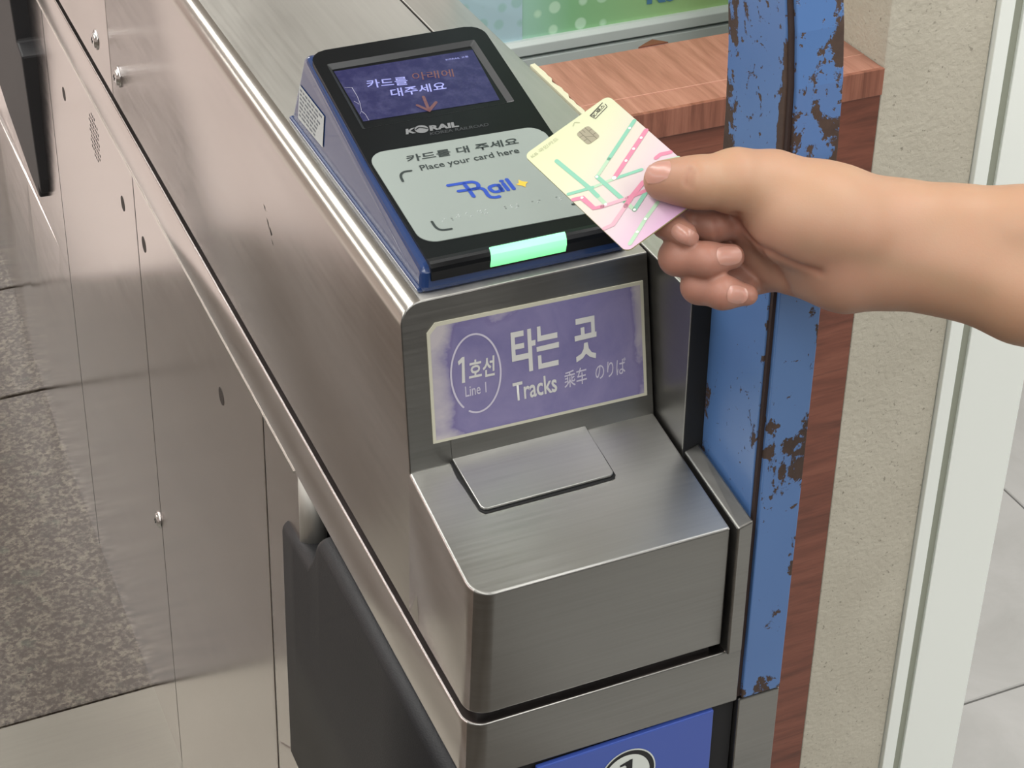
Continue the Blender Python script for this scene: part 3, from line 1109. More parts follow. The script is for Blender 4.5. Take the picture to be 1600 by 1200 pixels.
put('crack', strokes(F2, [[(0.0140, 0.0850), (0.0186, 0.0836), (0.0188, 0.0738), (0.0180, 0.0654), (0.0164, 0.0583)], [(0.0144, 0.0550), (0.0161, 0.0574), (0.0176, 0.0532), (0.0176, 0.0466)], [(0.0150, 0.0690), (0.0172, 0.0650)]], 0.00035, hh), M['scratch'], disp)

# railway logo
lg = put('lettering', text_mesh(F2, 'K', (0.0344, 0.0219), (0.0415, 0.0216), (0.0362, 0.0274), 0.0019, 0.05), M['logo_grey'], face)
put('logo_ball', mk(*flat(F2, [(0.0462 + 0.0046 * math.cos(t), 0.0244 + 0.0041 * math.sin(t)) for t in np.linspace(0, 2 * math.pi, 30)[:-1]], 0.0019)), M['logo_grey'], face)
put('logo_wave', strokes(F2, [smooth_line([(0.0424, 0.0248), (0.0450, 0.0262), (0.0475, 0.0254), (0.0502, 0.0236)])], 0.0007, 0.0021), M['reader_black'], face)
put('lettering', text_mesh(F2, 'RAIL', (0.0510, 0.0210), (0.0710, 0.0199), (0.0522, 0.0265), 0.0019, 0.05), M['logo_grey'], face)
put('lettering', text_mesh(F2, 'KOREA RAILROAD', (0.0495, 0.0166), (0.0903, 0.0153), (0.0502, 0.0196), 0.0019, 0.01), M['logo_dim'], face)

# grey pad that says where to hold the card (its lower corner radius is larger)
def pad_outline():
    tl_, tr_, bl_, br_ = (0.0030, 0.1180), (0.1235, 0.1140), (0.0040, 0.0180), (0.1228, 0.0148)
    lerp = lambda a, b, t: (a[0] + (b[0] - a[0]) * t, a[1] + (b[1] - a[1]) * t)
    base = rrect(0, 0.12, 0, 0.1, 0.0115, 8)
    out = []
    for x, y in base:
        s, t = x / 0.12, y / 0.1
        out.append(lerp(lerp(bl_, br_, s), lerp(tl_, tr_, s), t))
    return out


po = [(x, min(y, 0.1182)) for x, y in pad_outline()]
V = []
def pad_pt(x, y, h): return F1(x, y, h) if y < L1 else F2(x, y - L1, h)
# split along the kink so that the label lies on both slopes
low = [(x, min(y, L1 - 0.0002)) for x, y in po]
V, F = slab(F1, low, 0.0015, 0.0021)
pad = put('label_pad', mk(V, F), M['pad_grey'], rd, label='grey label asking to place the card here')
hi_ = [(x, max(y - L1, -0.0004)) for x, y in po]
hi_ = [p for p in hi_ if p[1] > -0.00035]
xa = min(p[0] for p in hi_); xb = max(p[0] for p in hi_)
tp = sorted(hi_, key=lambda p: p[0])
put('label_pad_top', mk(*flat(F2, [(xa, -0.0004)] + tp + [(xb, -0.0004)], 0.0021)), M['pad_grey'], pad)
hp = 0.0024
put('lettering', text_mesh(F1, '카드를 대 주세요', (0.0249, 0.1012), (0.1017, 0.0985), (0.0262, 0.1088), hp, 0.018), M['ink'], pad)
put('lettering', text_mesh(F1, 'Place your card here', (0.0301, 0.0882), (0.0980, 0.0874), (0.0306, 0.0958), hp, 0.008), M['ink'], pad)
put('corner_mark', strokes(F1, [smooth_line([(0.0150, 0.0828), (0.0154, 0.0875), (0.0168, 0.0906), (0.0196, 0.0923), (0.0240, 0.0921)])], 0.0017, hp), M['ink'], pad)
put('corner_mark', strokes(F1, [smooth_line([(0.0172, 0.0372), (0.0173, 0.0322), (0.0184, 0.0288), (0.0210, 0.0270), (0.0260, 0.0266)])], 0.0017, hp), M['ink'], pad)
put('corner_mark', strokes(F1, [smooth_line([(0.1190, 0.0330), (0.1188, 0.0290), (0.1175, 0.0268), (0.1150, 0.0260), (0.1075, 0.0263)])], 0.0017, hp), M['ink'], pad)
put('logo_stroke', strokes(F1, [smooth_line([(0.0405, 0.0696), (0.0503, 0.0691), (0.0565, 0.0684), (0.0589, 0.0654), (0.0580, 0.0621), (0.0554, 0.0611), (0.0446, 0.0618)]),
                                 smooth_line([(0.0508, 0.0681), (0.0513, 0.0607), (0.0515, 0.0537)]),
                                 smooth_line([(0.0545, 0.0610), (0.0586, 0.0606), (0.0606, 0.0579), (0.0606, 0.0525), (0.0616, 0.0497), (0.0642, 0.0485), (0.0668, 0.0485)]),
                                 smooth_line([(0.0710, 0.0596), (0.0688, 0.0607), (0.0654, 0.0600), (0.0643, 0.0578), (0.0654, 0.0546), (0.0676, 0.0537), (0.0701, 0.0544), (0.0712, 0.0570)]),
                                 [(0.0711, 0.0601), (0.0713, 0.0536)], [(0.0745, 0.0606), (0.0749, 0.0534)], [(0.0742, 0.0635), (0.0748, 0.0634)], [(0.0784, 0.0641), (0.0788, 0.0533)]], 0.0027, hp), M['rail_blue'], pad)
put('logo_star', polys(F1, [[(0.0854, 0.0615), (0.0869, 0.0592), (0.0903, 0.0573), (0.0881, 0.0558), (0.0866, 0.0527), (0.0850, 0.0547), (0.0818, 0.0572), (0.0841, 0.0579)]], hp), M['rail_yellow'], pad)
# braille under the logo
bd = random.Random(8)
dots = []
for gx in (0.0236, 0.0300, 0.0335, 0.0405, 0.0480, 0.0514, 0.0660, 0.0700, 0.0725, 0.0845, 0.0875, 0.0990, 0.1025):
    for k in range(bd.randint(2, 4)):
        a, b = gx + bd.choice((0, 0.0018)), 0.0343 + bd.choice((0, 0.0018, 0.0036)) - (gx - 0.06) * 0.03
        ring0 = [F1(a + 0.0006 * math.cos(t), b + 0.0006 * math.sin(t), hp - 0.0003) for t in np.linspace(0, 2 * math.pi, 9)[:-1]]
        ring1 = [F1(a + 0.0003 * math.cos(t), b + 0.0003 * math.sin(t), hp + 0.0003) for t in np.linspace(0, 2 * math.pi, 9)[:-1]]
        dots.append(loft([ring0, ring1]))
put('braille_dots', mk(*join_vf(dots)), M['braille'], pad, kind='stuff')

# green lamp wrapped over the front edge
srow = [-0.0088, -0.006, -0.003, -0.0005, 0.0015, 0.0030]
xsl = lambda s: (0.0393 + 0.0010 * (s + 0.0088) / 0.012, 0.0893 + 0.0012 * (s + 0.0088) / 0.012)
Vt = [[face_pt(x, s, 0.0024) for x in xsl(s)] for s in srow]
Vb = [[face_pt(x, s, 0.0006) for x in xsl(s)] for s in srow]
rings = [[t[0], t[1], b[1], b[0]] for t, b in zip(Vt, Vb)]
put('status_lamp', mk(*loft(rings)), M['led'], rd, label='glowing green status lamp')

# data label on the left flank
SD = Frame((-0.0055, 0, 0), (0, -1, 0), (0.0055, 0, 0.05))
lab_o = [(-0.2515, 0.0350), (-0.1963, 0.0348), (-0.1962, 0.0118), (-0.2515, 0.0098)]
lab = put('data_label', mk(*flat(SD, lab_o, 0.0006)), M['paper'], rd)
bars = []
for r_ in range(7):
    x = -0.2490
    while x < -0.207 - 0.0012 * r_:
        w = bd.uniform(0.003, 0.009)
        y = 0.0322 - r_ * 0.0031
        bars.append(flat(SD, [(x, y - 0.0007), (x + w, y - 0.0007), (x + w, y + 0.0007), (x, y + 0.0007)], 0.0008))
        x += w + 0.002
put('small_print', mk(*join_vf(bars)), M['paper_ink'], lab)

# ------------------------------------------------------------------ blue steel post
post = root('steel_post', (0.175, -0.0925, -0.2765), 'blue painted steel post with chipped rusty paint beside the gate', 'post')


def bent(zs, fn):
    return [fn(z) for z in zs]


zs = [-0.2765, -0.20, -0.12, -0.04, 0.04, 0.12, 0.16, 0.19, 0.22, 0.26, 0.32, 0.40]


def bend(z):
    t = max(0.0, z - 0.13)
    return 0.9 * t * t * 1.6 + 0.02 * t


def prism_z(x0, x1, y0, y1):
    rings = [[(x0, y0 + bend(z), z), (x1, y0 + bend(z), z), (x1, y1 + bend(z), z), (x0, y1 + bend(z), z)] for z in zs]
    return mk(*loft(rings))


put('side_plate', prism_z(0.1595, 0.1640, -0.1215, -0.0575), M['paint_side'], post, bevel=0.0008)
put('front_plate', prism_z(0.1628, 0.1914, -0.1275, -0.1230), M['paint_front'], post, bevel=0.0008)
put('rusted_seam', prism_z(0.1605, 0.1680, -0.1245, -0.1190), M['rust'], post)
put('back_plate', prism_z(0.1640, 0.1905, -0.1228, -0.0580), M['rust'], post)

# ------------------------------------------------------------------ wooden ledge
wd = root('wooden_box', (0.31, 0.24, ZF), 'reddish wood-grain boxed ledge between the gate and the beige wall', 'box')
put('top_board', box(0.1945, 0.4336, 0.1830, 0.2870, -0.020, 0.0), M['wood_top'], wd, bevel=0.0006)
put('edge_strip', box(0.1945, 0.4336, 0.1795, 0.1829, -0.0215, 0.0003), M['wood_edge'], wd, bevel=0.0005)
put('front_panel', box(0.1945, 0.4336, 0.1818, 0.1960, ZF, -0.0222), M['wood_front'], wd)
put('side_panel', box(0.1945, 0.2050, 0.1965, 0.2870, ZF, -0.0222), M['wood_front'], wd)
tr = random.Random(5)
tv = []
y = 0.290
outl = [(0.1892, 0.2890)]
while y > 0.184:
    outl.append((0.1930 + tr.uniform(-0.0012, 0.0014), y)); y -= 0.006
outl += [(0.1890, 0.183)]
TPL = Frame((0, 0, 0), (1, 0, 0), (0, 1, 0))
put('torn_edge', mk(*slab(TPL, outl, -0.003, 0.0012)), M['torn'], wd, label='pale torn edge of the veneer')
flk = [(0.2790, 0.2862), (0.3050, 0.2866), (0.2960, 0.2960), (0.2880, 0.2918)]
put('veneer_flake', mk(*slab(TPL, flk, 0.0002, 0.0012)), M['wood_front'], wd)
put('joint_line', box(0.1950, 0.4335, 0.2090, 0.2095, 0.0, 0.0003), M['wood_line'], wd)

# ------------------------------------------------------------------ poster panel behind
pp = root('poster_panel', (0.31, 0.455, ZF), 'framed green and pale blue poster panel behind the wooden ledge', 'poster')
prof = [(0.4400, -0.30), (0.4400, -0.0665), (0.4445, -0.0660), (0.4445, -0.0635), (0.4385, -0.0625), (0.4385, -0.0535), (0.4420, -0.0500), (0.4560, -0.0500), (0.4560, -0.30)]
rings = [[(x, y, z) for y, z in prof] for x in (0.1920, 0.6100)]
put('bottom_rail', mk(*loft(rings)), M['alu'], pp, bevel=0.0006)
put('rail_groove', box(0.1920, 0.6100, 0.4430, 0.4450, -0.0660, -0.0630), M['alu_dark'], pp)
put('lower_board', box(0.1920, 0.6100, 0.4405, 0.456, ZF, -0.31), M['alu'], pp)
PF = Frame((0, 0.4460, 0), (1, 0, 0), (0, 0, 1))
pb = put('poster_board', mk(*slab(PF, [(0.1920, -0.052), (0.6100, -0.052), (0.6100, 0.55), (0.1920, 0.55)], -0.008, 0.0)), M['poster'], pp)
pb.data.transform(Matrix.Translation(OFF[pp] - Vector((0.1920, 0.446, H - 0.052))))
pb.location = Vector((0.1920, 0.446, H - 0.052)) - OFF[pp]
OFF[pb] = Vector((0.1920, 0.446, H - 0.052))
put('lettering', text_mesh(PF, 'Ko', (0.3670, -0.0372), (0.3970, -0.0380), (0.3670, -0.0100), 0.0012, 0.05), M['poster_blue'], pb)
put('film_edge', mk(*flat(PF, [(0.1925, -0.0515), (0.2500, -0.0515), (0.2500, 0.5), (0.1925, 0.5)], 0.0008)), film_mat(), pb)

# ------------------------------------------------------------------ bank card
CO, CU, CV = (0.02890, -0.07094, 0.12252), (0.91266, 0.12033, 0.39061), (0.21261, -0.95674, -0.19859)
CD = Frame(CO, CU, CV, flip=True)
WC, LC, TC = 0.0580, 0.0920, 0.0009
card = bpy.data.objects.new('bank_card', None)
COL.objects.link(card)
cc = CD(WC / 2, LC / 2)
card.empty_display_size = 0.03
card.location = (cc.x, cc.y, cc.z + H)
OFF[card] = Vector(card.location)
tag(card, 'pale green and pink bank card printed with coloured route lines, held over the reader', 'card')
out = rrect(0, WC, 0, LC, 0.0038, 6)
core = put('card_core', mk(*slab(CD, out, -TC, -0.0001)), M['card_edge'], card)
fc = mk(*flat(CD, out, 0.0))
fo = put('card_face', fc, M['card'], card)
Mloc = Matrix.Translation(Vector((CO[0], CO[1], CO[2] + H)) - OFF[card]) @ Matrix((CD.u, CD.v, CD.n)).transposed().to_4x4()
fo.data.transform(Mloc.inverted())
fo.matrix_local = Mloc
OFFC = OFF[card]


def card_put(name, me, mat):
    o = put(name, me, mat, card)
    return o


chp = card_put('chip', mk(*slab(CD, rrect(0.0289, 0.0373, 0.0091, 0.0203, 0.0018, 4), -0.0002, 0.00025)), M['chip'])
put('chip_lines', strokes(CD, [[(0.0312, 0.0093), (0.0312, 0.0201)], [(0.0350, 0.0093), (0.0350, 0.0201)], [(0.0290, 0.0128), (0.0312, 0.0128)], [(0.0290, 0.0165), (0.0312, 0.0165)], [(0.0350, 0.0128), (0.0372, 0.0128)], [(0.0350, 0.0165), (0.0372, 0.0165)], [(0.0331, 0.0094), (0.0331, 0.0120)], [(0.0312, 0.0146), (0.0350, 0.0180)]], 0.00035, 0.0003), M['chip_line'], chp)
hc = 0.00015
CDT = Frame(CD(0, 0), CU, [-v for v in CV])           # text frame: v runs up the card
def T(p): return (p[0], -p[1])
bxo = [(0.0423, 0.0045), (0.0529, 0.0022), (0.0529, 0.0058), (0.0424, 0.0083)]
card_put('badge_frame', strokes(CD, [[(0.0428, 0.0077), (0.0423, 0.0046), (0.0525, 0.0021)], [(0.0431, 0.0083), (0.0527, 0.0062), (0.0531, 0.0040)]], 0.0005, hc), M['c_ink'])
card_put('lettering', text_mesh(CDT, 'K-패스', T((0.0432, 0.0074)), T((0.0522, 0.0053)), T((0.0430, 0.0049)), hc, 0.03), M['c_ink'])
card_put('insert_mark', strokes(CD, [smooth_line([(0.0313, 0.0034), (0.0333, 0.0021), (0.0351, 0.0040)])], 0.0006, hc), M['c_faint'])
card_put('lettering', text_mesh(CDT, 'KB 국민카드', T((0.0020, 0.0054)), T((0.0200, 0.0054)), T((0.0022, 0.0028)), hc, 0.01), M['c_faint'])
put_lines = lambda name, lines, w, h_, m: card_put(name, strokes(CD, lines, w, h_), m)
put_lines('route_line', [[(0.0103, 0.0165), (0.0117, 0.0446), (0.0115, 0.0520)]], 0.0024, hc, M['c_teal'])
put_lines('route_line', [[(0.0115, 0.0500), (0.0113, 0.0592)]], 0.0022, hc * 0.8, M['c_sage'])
put_lines('route_line', [[(0.0012, 0.0395), (0.0131, 0.0453)], [(0.0260, 0.0495), (0.0389, 0.0547)]], 0.0020, hc * 1.2, M['c_teal'])
put_lines('route_line', [[(0.0131, 0.0453), (0.0260, 0.0495)]], 0.0018, hc * 1.1, M['c_sage'])
put_lines('route_line', [[(0.0570, 0.0251), (0.0310, 0.0362)]], 0.0022, hc * 1.3, M['c_teal'])
put_lines('route_line', [[(0.0310, 0.0362), (0.0192, 0.0412)]], 0.0020, hc * 1.3, M['c_sage'])
put_lines('route_line', [[(0.0192, 0.0412), (0.0196, 0.0660)], [(0.0197, 0.0733), (0.0324, 0.0680)]], 0.0024, hc * 1.5, M['c_teal'])
put_lines('route_line', [[(0.0196, 0.0655), (0.0197, 0.0733)]], 0.0022, hc * 1.5, M['c_sage'])
put_lines('route_line', [[(0.0572, 0.0352), (0.0251, 0.0487)]], 0.0026, hc * 1.4, M['c_pink'])
put_lines('route_line', [[(0.0008, 0.0444), (0.0049, 0.0468), (0.0052, 0.0571), (0.0090, 0.0593)], [(0.0217, 0.0645), (0.0310, 0.0673)]], 0.0024, hc * 1.6, M['c_pink'])
put_lines('route_line', [[(0.0090, 0.0593), (0.0217, 0.0645)]], 0.0022, hc * 1.6, M['c_rose'])
put_lines('route_line', [[(0.0180, 0.0680), (0.0239, 0.0654), (0.0341, 0.0622)]], 0.0028, hc * 1.7, M['c_pink'])
put_lines('route_line', [[(0.0009, 0.0716), (0.0056, 0.0729), (0.0185, 0.0678)]], 0.0022, hc * 1.7, M['c_rose'])
put_lines('route_line', [[(0.0491, 0.0541), (0.0522, 0.0539), (0.0570, 0.0566)]], 0.0024, hc, M['c_pink'])
put_lines('route_line', [[(0.0311, 0.0783), (0.0199, 0.0822), (0.0118, 0.0859), (0.0045, 0.0890)]], 0.0022, hc, M['c_sage'])
put_lines('route_line', [[(0.0575, 0.0625), (0.0511, 0.0590)], [(0.0572, 0.0660), (0.0552, 0.0675)]], 0.0022, hc, M['c_sage'])
dots = [(0.0519, 0.0275), (0.0521, 0.0374), (0.0446, 0.0405), (0.0367, 0.0440), (0.0190, 0.0413), (0.0251, 0.0487), (0.0049, 0.0468), (0.0111, 0.0595), (0.0197, 0.0733), (0.0324, 0.0680), (0.0200, 0.0823), (0.0118, 0.0859)]
for k, (a, b) in enumerate(dots):
    r_ = 0.0012 if k == 5 else 0.0008
    card_put('station_dot', mk(*flat(CD, arc(a, b, r_, 0, 360, 12)[:-1], hc * 2.2)), M['c_dot'])

# ------------------------------------------------------------------ person: forearm and hand
HAND_CHAINS = [
    ('arm', 0.0180, [(0.1305, -0.1601, 0.1254, 0.0176), (0.1550, -0.1761, 0.1123, 0.0234), (0.1884, -0.1930, 0.1031, 0.0234)]),
    ('arm', 0.0180, [(0.1341, -0.1742, 0.1098, 0.0199), (0.1650, -0.1870, 0.1013, 0.0234)]),
    ('arm', 0.0160, [(0.1237, -0.1485, 0.1014, 0.0092), (0.1657, -0.1608, 0.0982, 0.0178), (0.1955, -0.1890, 0.0983, 0.0209)]),
    ('arm', 0.0160, [(0.1285, -0.1528, 0.0839, 0.0096), (0.1652, -0.1709, 0.0840, 0.0164), (0.1937, -0.1933, 0.0913, 0.0203)]),
    ('arm', 0.0120, [(0.1371, -0.1614, 0.0735, 0.0103), (0.1611, -0.1906, 0.0833, 0.0188), (0.1930, -0.2013, 0.0871, 0.0208)]),
    ('arm', 0.0140, [(0.1933, -0.1911, 0.1049, 0.0201), (0.2181, -0.2075, 0.1040, 0.0217), (0.2458, -0.2247, 0.1037, 0.0240), (0.3135, -0.2688, 0.1003, 0.0277), (0.3855, -0.3147, 0.0971, 0.0293)]),
    ('arm', 0.0140, [(0.1887, -0.2018, 0.0876, 0.0201), (0.2136, -0.2181, 0.0868, 0.0221), (0.2395, -0.2396, 0.0794, 0.0240), (0.3049, -0.2890, 0.0675, 0.0277), (0.3763, -0.3364, 0.0619, 0.0293)]),
    ('thumb', 0.0060, [(0.1306, -0.1599, 0.1257, 0.0180), (0.1115, -0.1561, 0.1307, 0.0162), (0.0911, -0.1536, 0.1330, 0.0125), (0.0834, -0.1473, 0.1319, 0.0115)]),
    ('thumb', 0.0030, [(0.0911, -0.1536, 0.1330, 0.0122), (0.0774, -0.1410, 0.1308, 0.0106)]),
    ('index', 0.0012, [(0.1226, -0.1504, 0.1018, 0.0092), (0.1034, -0.1484, 0.1023, 0.0084), (0.0878, -0.1387, 0.1049, 0.0074)]),
    ('index', 0.0012, [(0.0878, -0.1387, 0.1049, 0.0074), (0.0785, -0.1448, 0.1073, 0.0077), (0.0830, -0.1579, 0.1062, 0.0066)]),
    ('middle', 0.0012, [(0.1322, -0.1468, 0.0799, 0.0093), (0.0900, -0.1397, 0.0832, 0.0089)]),
    ('middle', 0.0012, [(0.0900, -0.1397, 0.0832, 0.0089), (0.0809, -0.1536, 0.0911, 0.0094), (0.0916, -0.1665, 0.0939, 0.0090), (0.1048, -0.1692, 0.0943, 0.0067)]),
    ('ring', 0.0012, [(0.1345, -0.1547, 0.0705, 0.0086), (0.0994, -0.1514, 0.0688, 0.0082)]),
    ('ring', 0.0012, [(0.0994, -0.1514, 0.0688, 0.0082), (0.0898, -0.1628, 0.0764, 0.0091), (0.0969, -0.1762, 0.0783, 0.0087), (0.1087, -0.1811, 0.0766, 0.0057)]),
    ('little', 0.0012, [(0.1396, -0.1597, 0.0700, 0.0083), (0.1203, -0.1497, 0.0618, 0.0069), (0.1206, -0.1610, 0.0680, 0.0058)]),
]
NAILS = [
    ('thumb', (0.0715, -0.1445, 0.1395), (-0.888, 0.448, 0.100), (-0.459, -0.319, 0.829), 0.0077, 0.0063),
    ('index', (0.0766, -0.1668, 0.1118), (0.712, -0.584, -0.390), (-0.577, -0.813, 0.084), 0.0073, 0.0043),
    ('middle', (0.0958, -0.1811, 0.1033), (0.940, -0.327, 0.098), (-0.025, -0.793, 0.609), 0.0073, 0.0050),
    ('ring', (0.0956, -0.1932, 0.0864), (0.868, -0.475, -0.148), (-0.176, -0.910, 0.374), 0.0060, 0.0047),
    ]
CREASES = [
    ([(0.0758, -0.1703, 0.1515), (0.0735, -0.1714, 0.1486), (0.0724, -0.1733, 0.1454)], 0.0008, 0.0016),
    ([(0.0771, -0.1720, 0.1499), (0.0751, -0.1734, 0.1467), (0.0741, -0.1749, 0.1441)], 0.0006, 0.0016),
    ([(0.0928, -0.1913, 0.1324), (0.0921, -0.1937, 0.1287), (0.0956, -0.1994, 0.1229), (0.1042, -0.2075, 0.1168), (0.1146, -0.2158, 0.1114), (0.1241, -0.2219, 0.1085)], 0.0014, 0.0026),
    ([(0.0994, -0.2049, 0.1176), (0.1047, -0.2121, 0.1107), (0.1081, -0.2188, 0.1035), (0.1087, -0.2223, 0.0990)], 0.0012, 0.0022),
    ([(0.0730, -0.1841, 0.1308), (0.0733, -0.1873, 0.1266), (0.0725, -0.1900, 0.1224)], 0.0009, 0.0016),
    ([(0.0827, -0.1882, 0.1308), (0.0823, -0.1915, 0.1261), (0.0815, -0.1942, 0.1218)], 0.0009, 0.0016),
]
VEIN = [(0.1113, -0.2276, 0.1293), (0.1307, -0.2377, 0.1266), (0.1496, -0.2489, 0.1222), (0.1684, -0.2606, 0.1170), (0.1869, -0.2728, 0.1110)]



def round_cone(P, a, b, r1, r2):
    a, b = np.array(a, np.float32), np.array(b, np.float32)
    d = b - a
    L2 = float(d @ d)
    pa = P - a
    t = np.clip((pa @ d) / L2, 0, 1)
    q = pa - t[..., None] * d
    return np.sqrt(np.einsum('...i,...i->...', q, q)) - (r1 + (r2 - r1) * t)


def smin(a, b, k):
    h = np.clip(0.5 + 0.5 * (b - a) / k, 0, 1)
    return b + (a - b) * h - k * h * (1 - h)


def hand_field(P):
    groups = {}
    for nm, k, L in HAND_CHAINS:
        for i in range(len(L) - 1):
            s = round_cone(P, L[i][:3], L[i + 1][:3], L[i][3], L[i + 1][3])
            if nm in groups:
                groups[nm] = smin(groups[nm], s, max(k, 0.004) if nm != 'arm' else k)
            else:
                groups[nm] = s
    d = groups['arm']
    d = smin(d, groups['thumb'], 0.007)
    for nm in ('index', 'middle', 'ring', 'little'):
        d = smin(d, groups[nm], 0.0022)
    return d, groups


def surface_nets(f, org, step):
    """naive surface nets on a scalar grid"""
    nx, ny, nz = f.shape
    s = f < 0
    c = [s[i:nx - 1 + i, j:ny - 1 + j, k:nz - 1 + k] for i in (0, 1) for j in (0, 1) for k in (0, 1)]
    cnt = sum(x.astype(np.int8) for x in c)
    act = (cnt > 0) & (cnt < 8)
    ids = -np.ones(act.shape, np.int64)
    cells = np.argwhere(act)
    ids[act] = np.arange(len(cells))
    acc = np.zeros((len(cells), 3))
    num = np.zeros(len(cells))
    cor = [(i, j, k) for i in (0, 1) for j in (0, 1) for k in (0, 1)]
    val = [f[cells[:, 0] + i, cells[:, 1] + j, cells[:, 2] + k] for i, j, k in cor]
    for a in range(8):
        for b in range(a + 1, 8):
            da = np.array(cor[a]); db = np.array(cor[b])
            if np.abs(da - db).sum() != 1: continue
            x = (val[a] < 0) != (val[b] < 0)
            t = np.zeros(len(cells))
            t[x] = val[a][x] / (val[a][x] - val[b][x])
            acc += np.where(x[:, None], da + (db - da) * t[:, None], 0)
            num += x
    V = (cells + acc / num[:, None]) * step + org
    F = []
    for ax in range(3):
        o1, o2 = [(1, 2), (2, 0), (0, 1)][ax]
        sl0 = [slice(1, -1)] * 3
        a = np.argwhere(np.take(s, range(0, s.shape[ax] - 1), ax) != np.take(s, range(1, s.shape[ax]), ax))
        ok = np.ones(len(a), bool)
        for o in (o1, o2):
            ok &= (a[:, o] > 0) & (a[:, o] < s.shape[o] - 1)
        a = a[ok]
        e1 = np.zeros(3, int); e1[o1] = 1
        e2 = np.zeros(3, int); e2[o2] = 1
        q = [a - e1 - e2, a - e2, a, a - e1]
        I = np.stack([ids[tuple(p.T)] for p in q], 1)
        flip = s[tuple(a.T)]
        I[~flip] = I[~flip][:, ::-1]
        F.append(I)
    return V, np.concatenate(F)


allp = np.array([p for _, _, L in HAND_CHAINS for p in L])
lo = (allp[:, :3] - allp[:, 3:4]).min(0) - 0.006
hi = (allp[:, :3] + allp[:, 3:4]).max(0) + 0.006
STEP = 0.00125
dim = np.ceil((hi - lo) / STEP).astype(int)
fld = np.empty(tuple(dim), np.float32)
gx = [(lo[i] + STEP * np.arange(dim[i])).astype(np.float32) for i in range(3)]
for i0 in range(0, dim[0], 24):
    P = np.stack(np.meshgrid(gx[0][i0:i0 + 24], gx[1], gx[2], indexing='ij'), -1)
    fld[i0:i0 + 24] = hand_field(P)[0]
V, F = surface_nets(fld, lo, STEP)
me = bpy.data.meshes.new('hand')
me.from_pydata(V.tolist(), [], F.tolist())
# skin tone: palm and finger tips pinker than the forearm
_, grp = hand_field(V.astype(np.float32))
fing = np.minimum.reduce([grp[k] for k in ('index', 'middle', 'ring', 'little')])
wf = np.clip(1 - fing / 0.010, 0, 1)
wt = np.clip(1 - np.linalg.norm(V - np.array(HAND_CHAINS[8][2][-1][:3]), axis=1) / 0.032, 0, 1)
along = np.clip((V[:, 0] - 0.10) / 0.12, 0, 1)
base = np.array(lin(174, 138, 111)[:3]); pink = np.array(lin(158, 112, 97)[:3]); palm = np.array(lin(167, 128, 111)[:3])
col = base[None] * along[:, None] + palm[None] * (1 - along[:, None])
top = np.clip((V[:, 2] - 0.105) / 0.03, 0, 1)[:, None]
col = col * (1 - top) + base[None] * top
w = np.clip(np.maximum(wf * 0.85, wt * 0.75), 0, 1)[:, None]
col = col * (1 - w) + pink[None] * w
ca = me.color_attributes.new('skin_tone', 'FLOAT_COLOR', 'POINT')
ca.data.foreach_set('color', np.concatenate([col, np.ones((len(col), 1))], 1).astype(np.float32).ravel())
N_ = np.zeros_like(V)
eps_ = np.float32(0.0015)
for ax_ in range(3):
    e_ = np.zeros(3, np.float32); e_[ax_] = eps_
    N_[:, ax_] = hand_field((V + e_).astype(np.float32))[0] - hand_field((V - e_).astype(np.float32))[0]
N_ /= np.linalg.norm(N_, axis=1)[:, None] + 1e-9
CAMP = np.array((-0.3237, -0.88742, 0.56802))


def walk_in(p, d, n=80):
    p = np.array(p, float)
    for _ in range(n):
        s_ = float(hand_field(p[None].astype(np.float32))[0][0])
        if s_ < 0.0003: break
        p = p + d * min(s_, 0.01)
    return p


def seg_dist(P_, a, b):
    t_ = np.clip(((P_ - a) @ (b - a)) / ((b - a) @ (b - a)), 0, 1)
    return np.linalg.norm(P_ - a - t_[:, None] * (b - a), axis=1)


push = np.zeros(len(V))
for pts_, depth_, wid_ in CREASES:
    q_ = [walk_in(p_, (np.array(p_) - CAMP) / np.linalg.norm(np.array(p_) - CAMP)) for p_ in pts_]
    dm = np.min([seg_dist(V, q_[i], q_[i + 1]) for i in range(len(q_) - 1)], axis=0)
    push = np.maximum(push, depth_ * np.exp(-(dm / wid_) ** 2))
Vc = V - N_ * push[:, None]
me.vertices.foreach_set('co', Vc.astype(np.float32).ravel())
vq = [walk_in(p_, (np.array(p_) - CAMP) / np.linalg.norm(np.array(p_) - CAMP)) for p_ in VEIN]
vd = np.min([seg_dist(V, vq[i], vq[i + 1]) for i in range(len(vq) - 1)], axis=0)
vw = (0.30 * np.exp(-(vd / 0.006) ** 2))[:, None]
col = col * (1 - vw) + np.array(lin(140, 122, 96)[:3])[None] * vw
cw = np.clip(push / 0.0012, 0, 1)[:, None] * 0.35
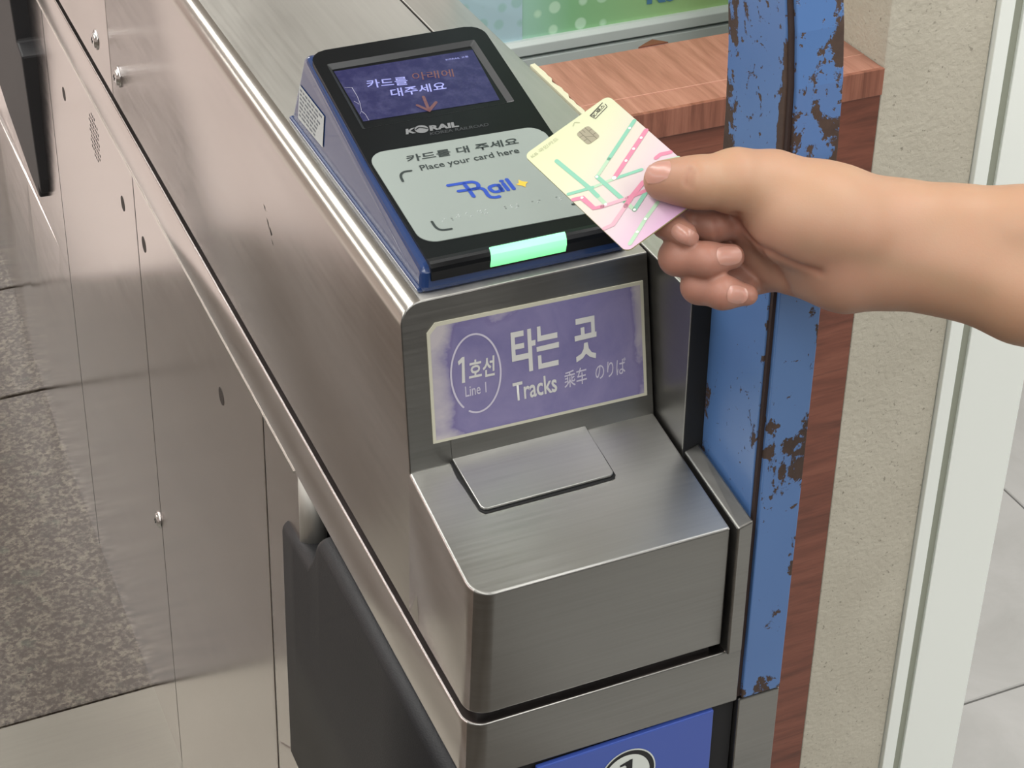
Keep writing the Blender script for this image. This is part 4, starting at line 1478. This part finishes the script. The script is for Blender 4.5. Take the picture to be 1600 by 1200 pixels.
col = col * (1 - cw) + np.array(lin(150, 92, 78)[:3])[None] * cw
ca.data.foreach_set('color', np.concatenate([col, np.ones((len(col), 1))], 1).astype(np.float32).ravel())
person = root('person', (0.20, -0.20, 0.09), 'bare forearm and hand holding out the bank card between thumb and fingers', 'person')
hand = put('arm', me, M['skin'], person, smooth=True)
sm = hand.modifiers.new('soft', 'SMOOTH')
sm.factor, sm.iterations = 0.5, 5


def field1(p):
    return float(hand_field(np.array([p], np.float32))[0][0])


for nm, c0, dv, nv, hl, hw in NAILS:
    c0, d_, n_ = Vector(c0), Vector(dv), Vector(nv).normalized()
    ray = (c0 - Vector((-0.3237, -0.88742, 0.56802))).normalized()
    # walk onto the finger
    p = c0.copy()
    for _ in range(60):
        s = field1(p)
        if s < 0.0002: break
        p += ray * s
    eps = 0.001
    g = Vector([field1(p + Vector(e)) - field1(p - Vector(e)) for e in ((eps, 0, 0), (0, eps, 0), (0, 0, eps))]).normalized()
    n_ = (g * 0.8 + n_ * 0.2).normalized()
    d_ = (d_ - n_ * d_.dot(n_)).normalized()
    sidev = n_.cross(d_)
    gridN = 9
    Vn, Fn = [], []
    for i in range(gridN):
        for j in range(gridN):
            u, v = 2 * i / (gridN - 1) - 1, 2 * j / (gridN - 1) - 1
            # rounded rectangle footprint
            uu, vv = u * math.sqrt(max(0, 1 - 0.42 * v * v)), v * math.sqrt(max(0, 1 - 0.30 * u * u))
            q = p + d_ * (uu * hl) + sidev * (vv * hw)
            st = q + n_ * 0.004
            for _ in range(12):
                s = field1(st)
                if s < 0.0001: break
                st -= n_ * min(s, 0.0015)
            lift = 0.0005 * (1 - 0.8 * max(abs(u), abs(v)) ** 4) + (0.0006 if u > 0.9 else 0)
            Vn.append(st + n_ * (lift - 0.0001))
    for i in range(gridN - 1):
        for j in range(gridN - 1):
            Fn.append((i * gridN + j, i * gridN + j + 1, (i + 1) * gridN + j + 1, (i + 1) * gridN + j))
    nl = put('fingernail', mk(Vn, Fn), M['nail'], person, smooth=True)
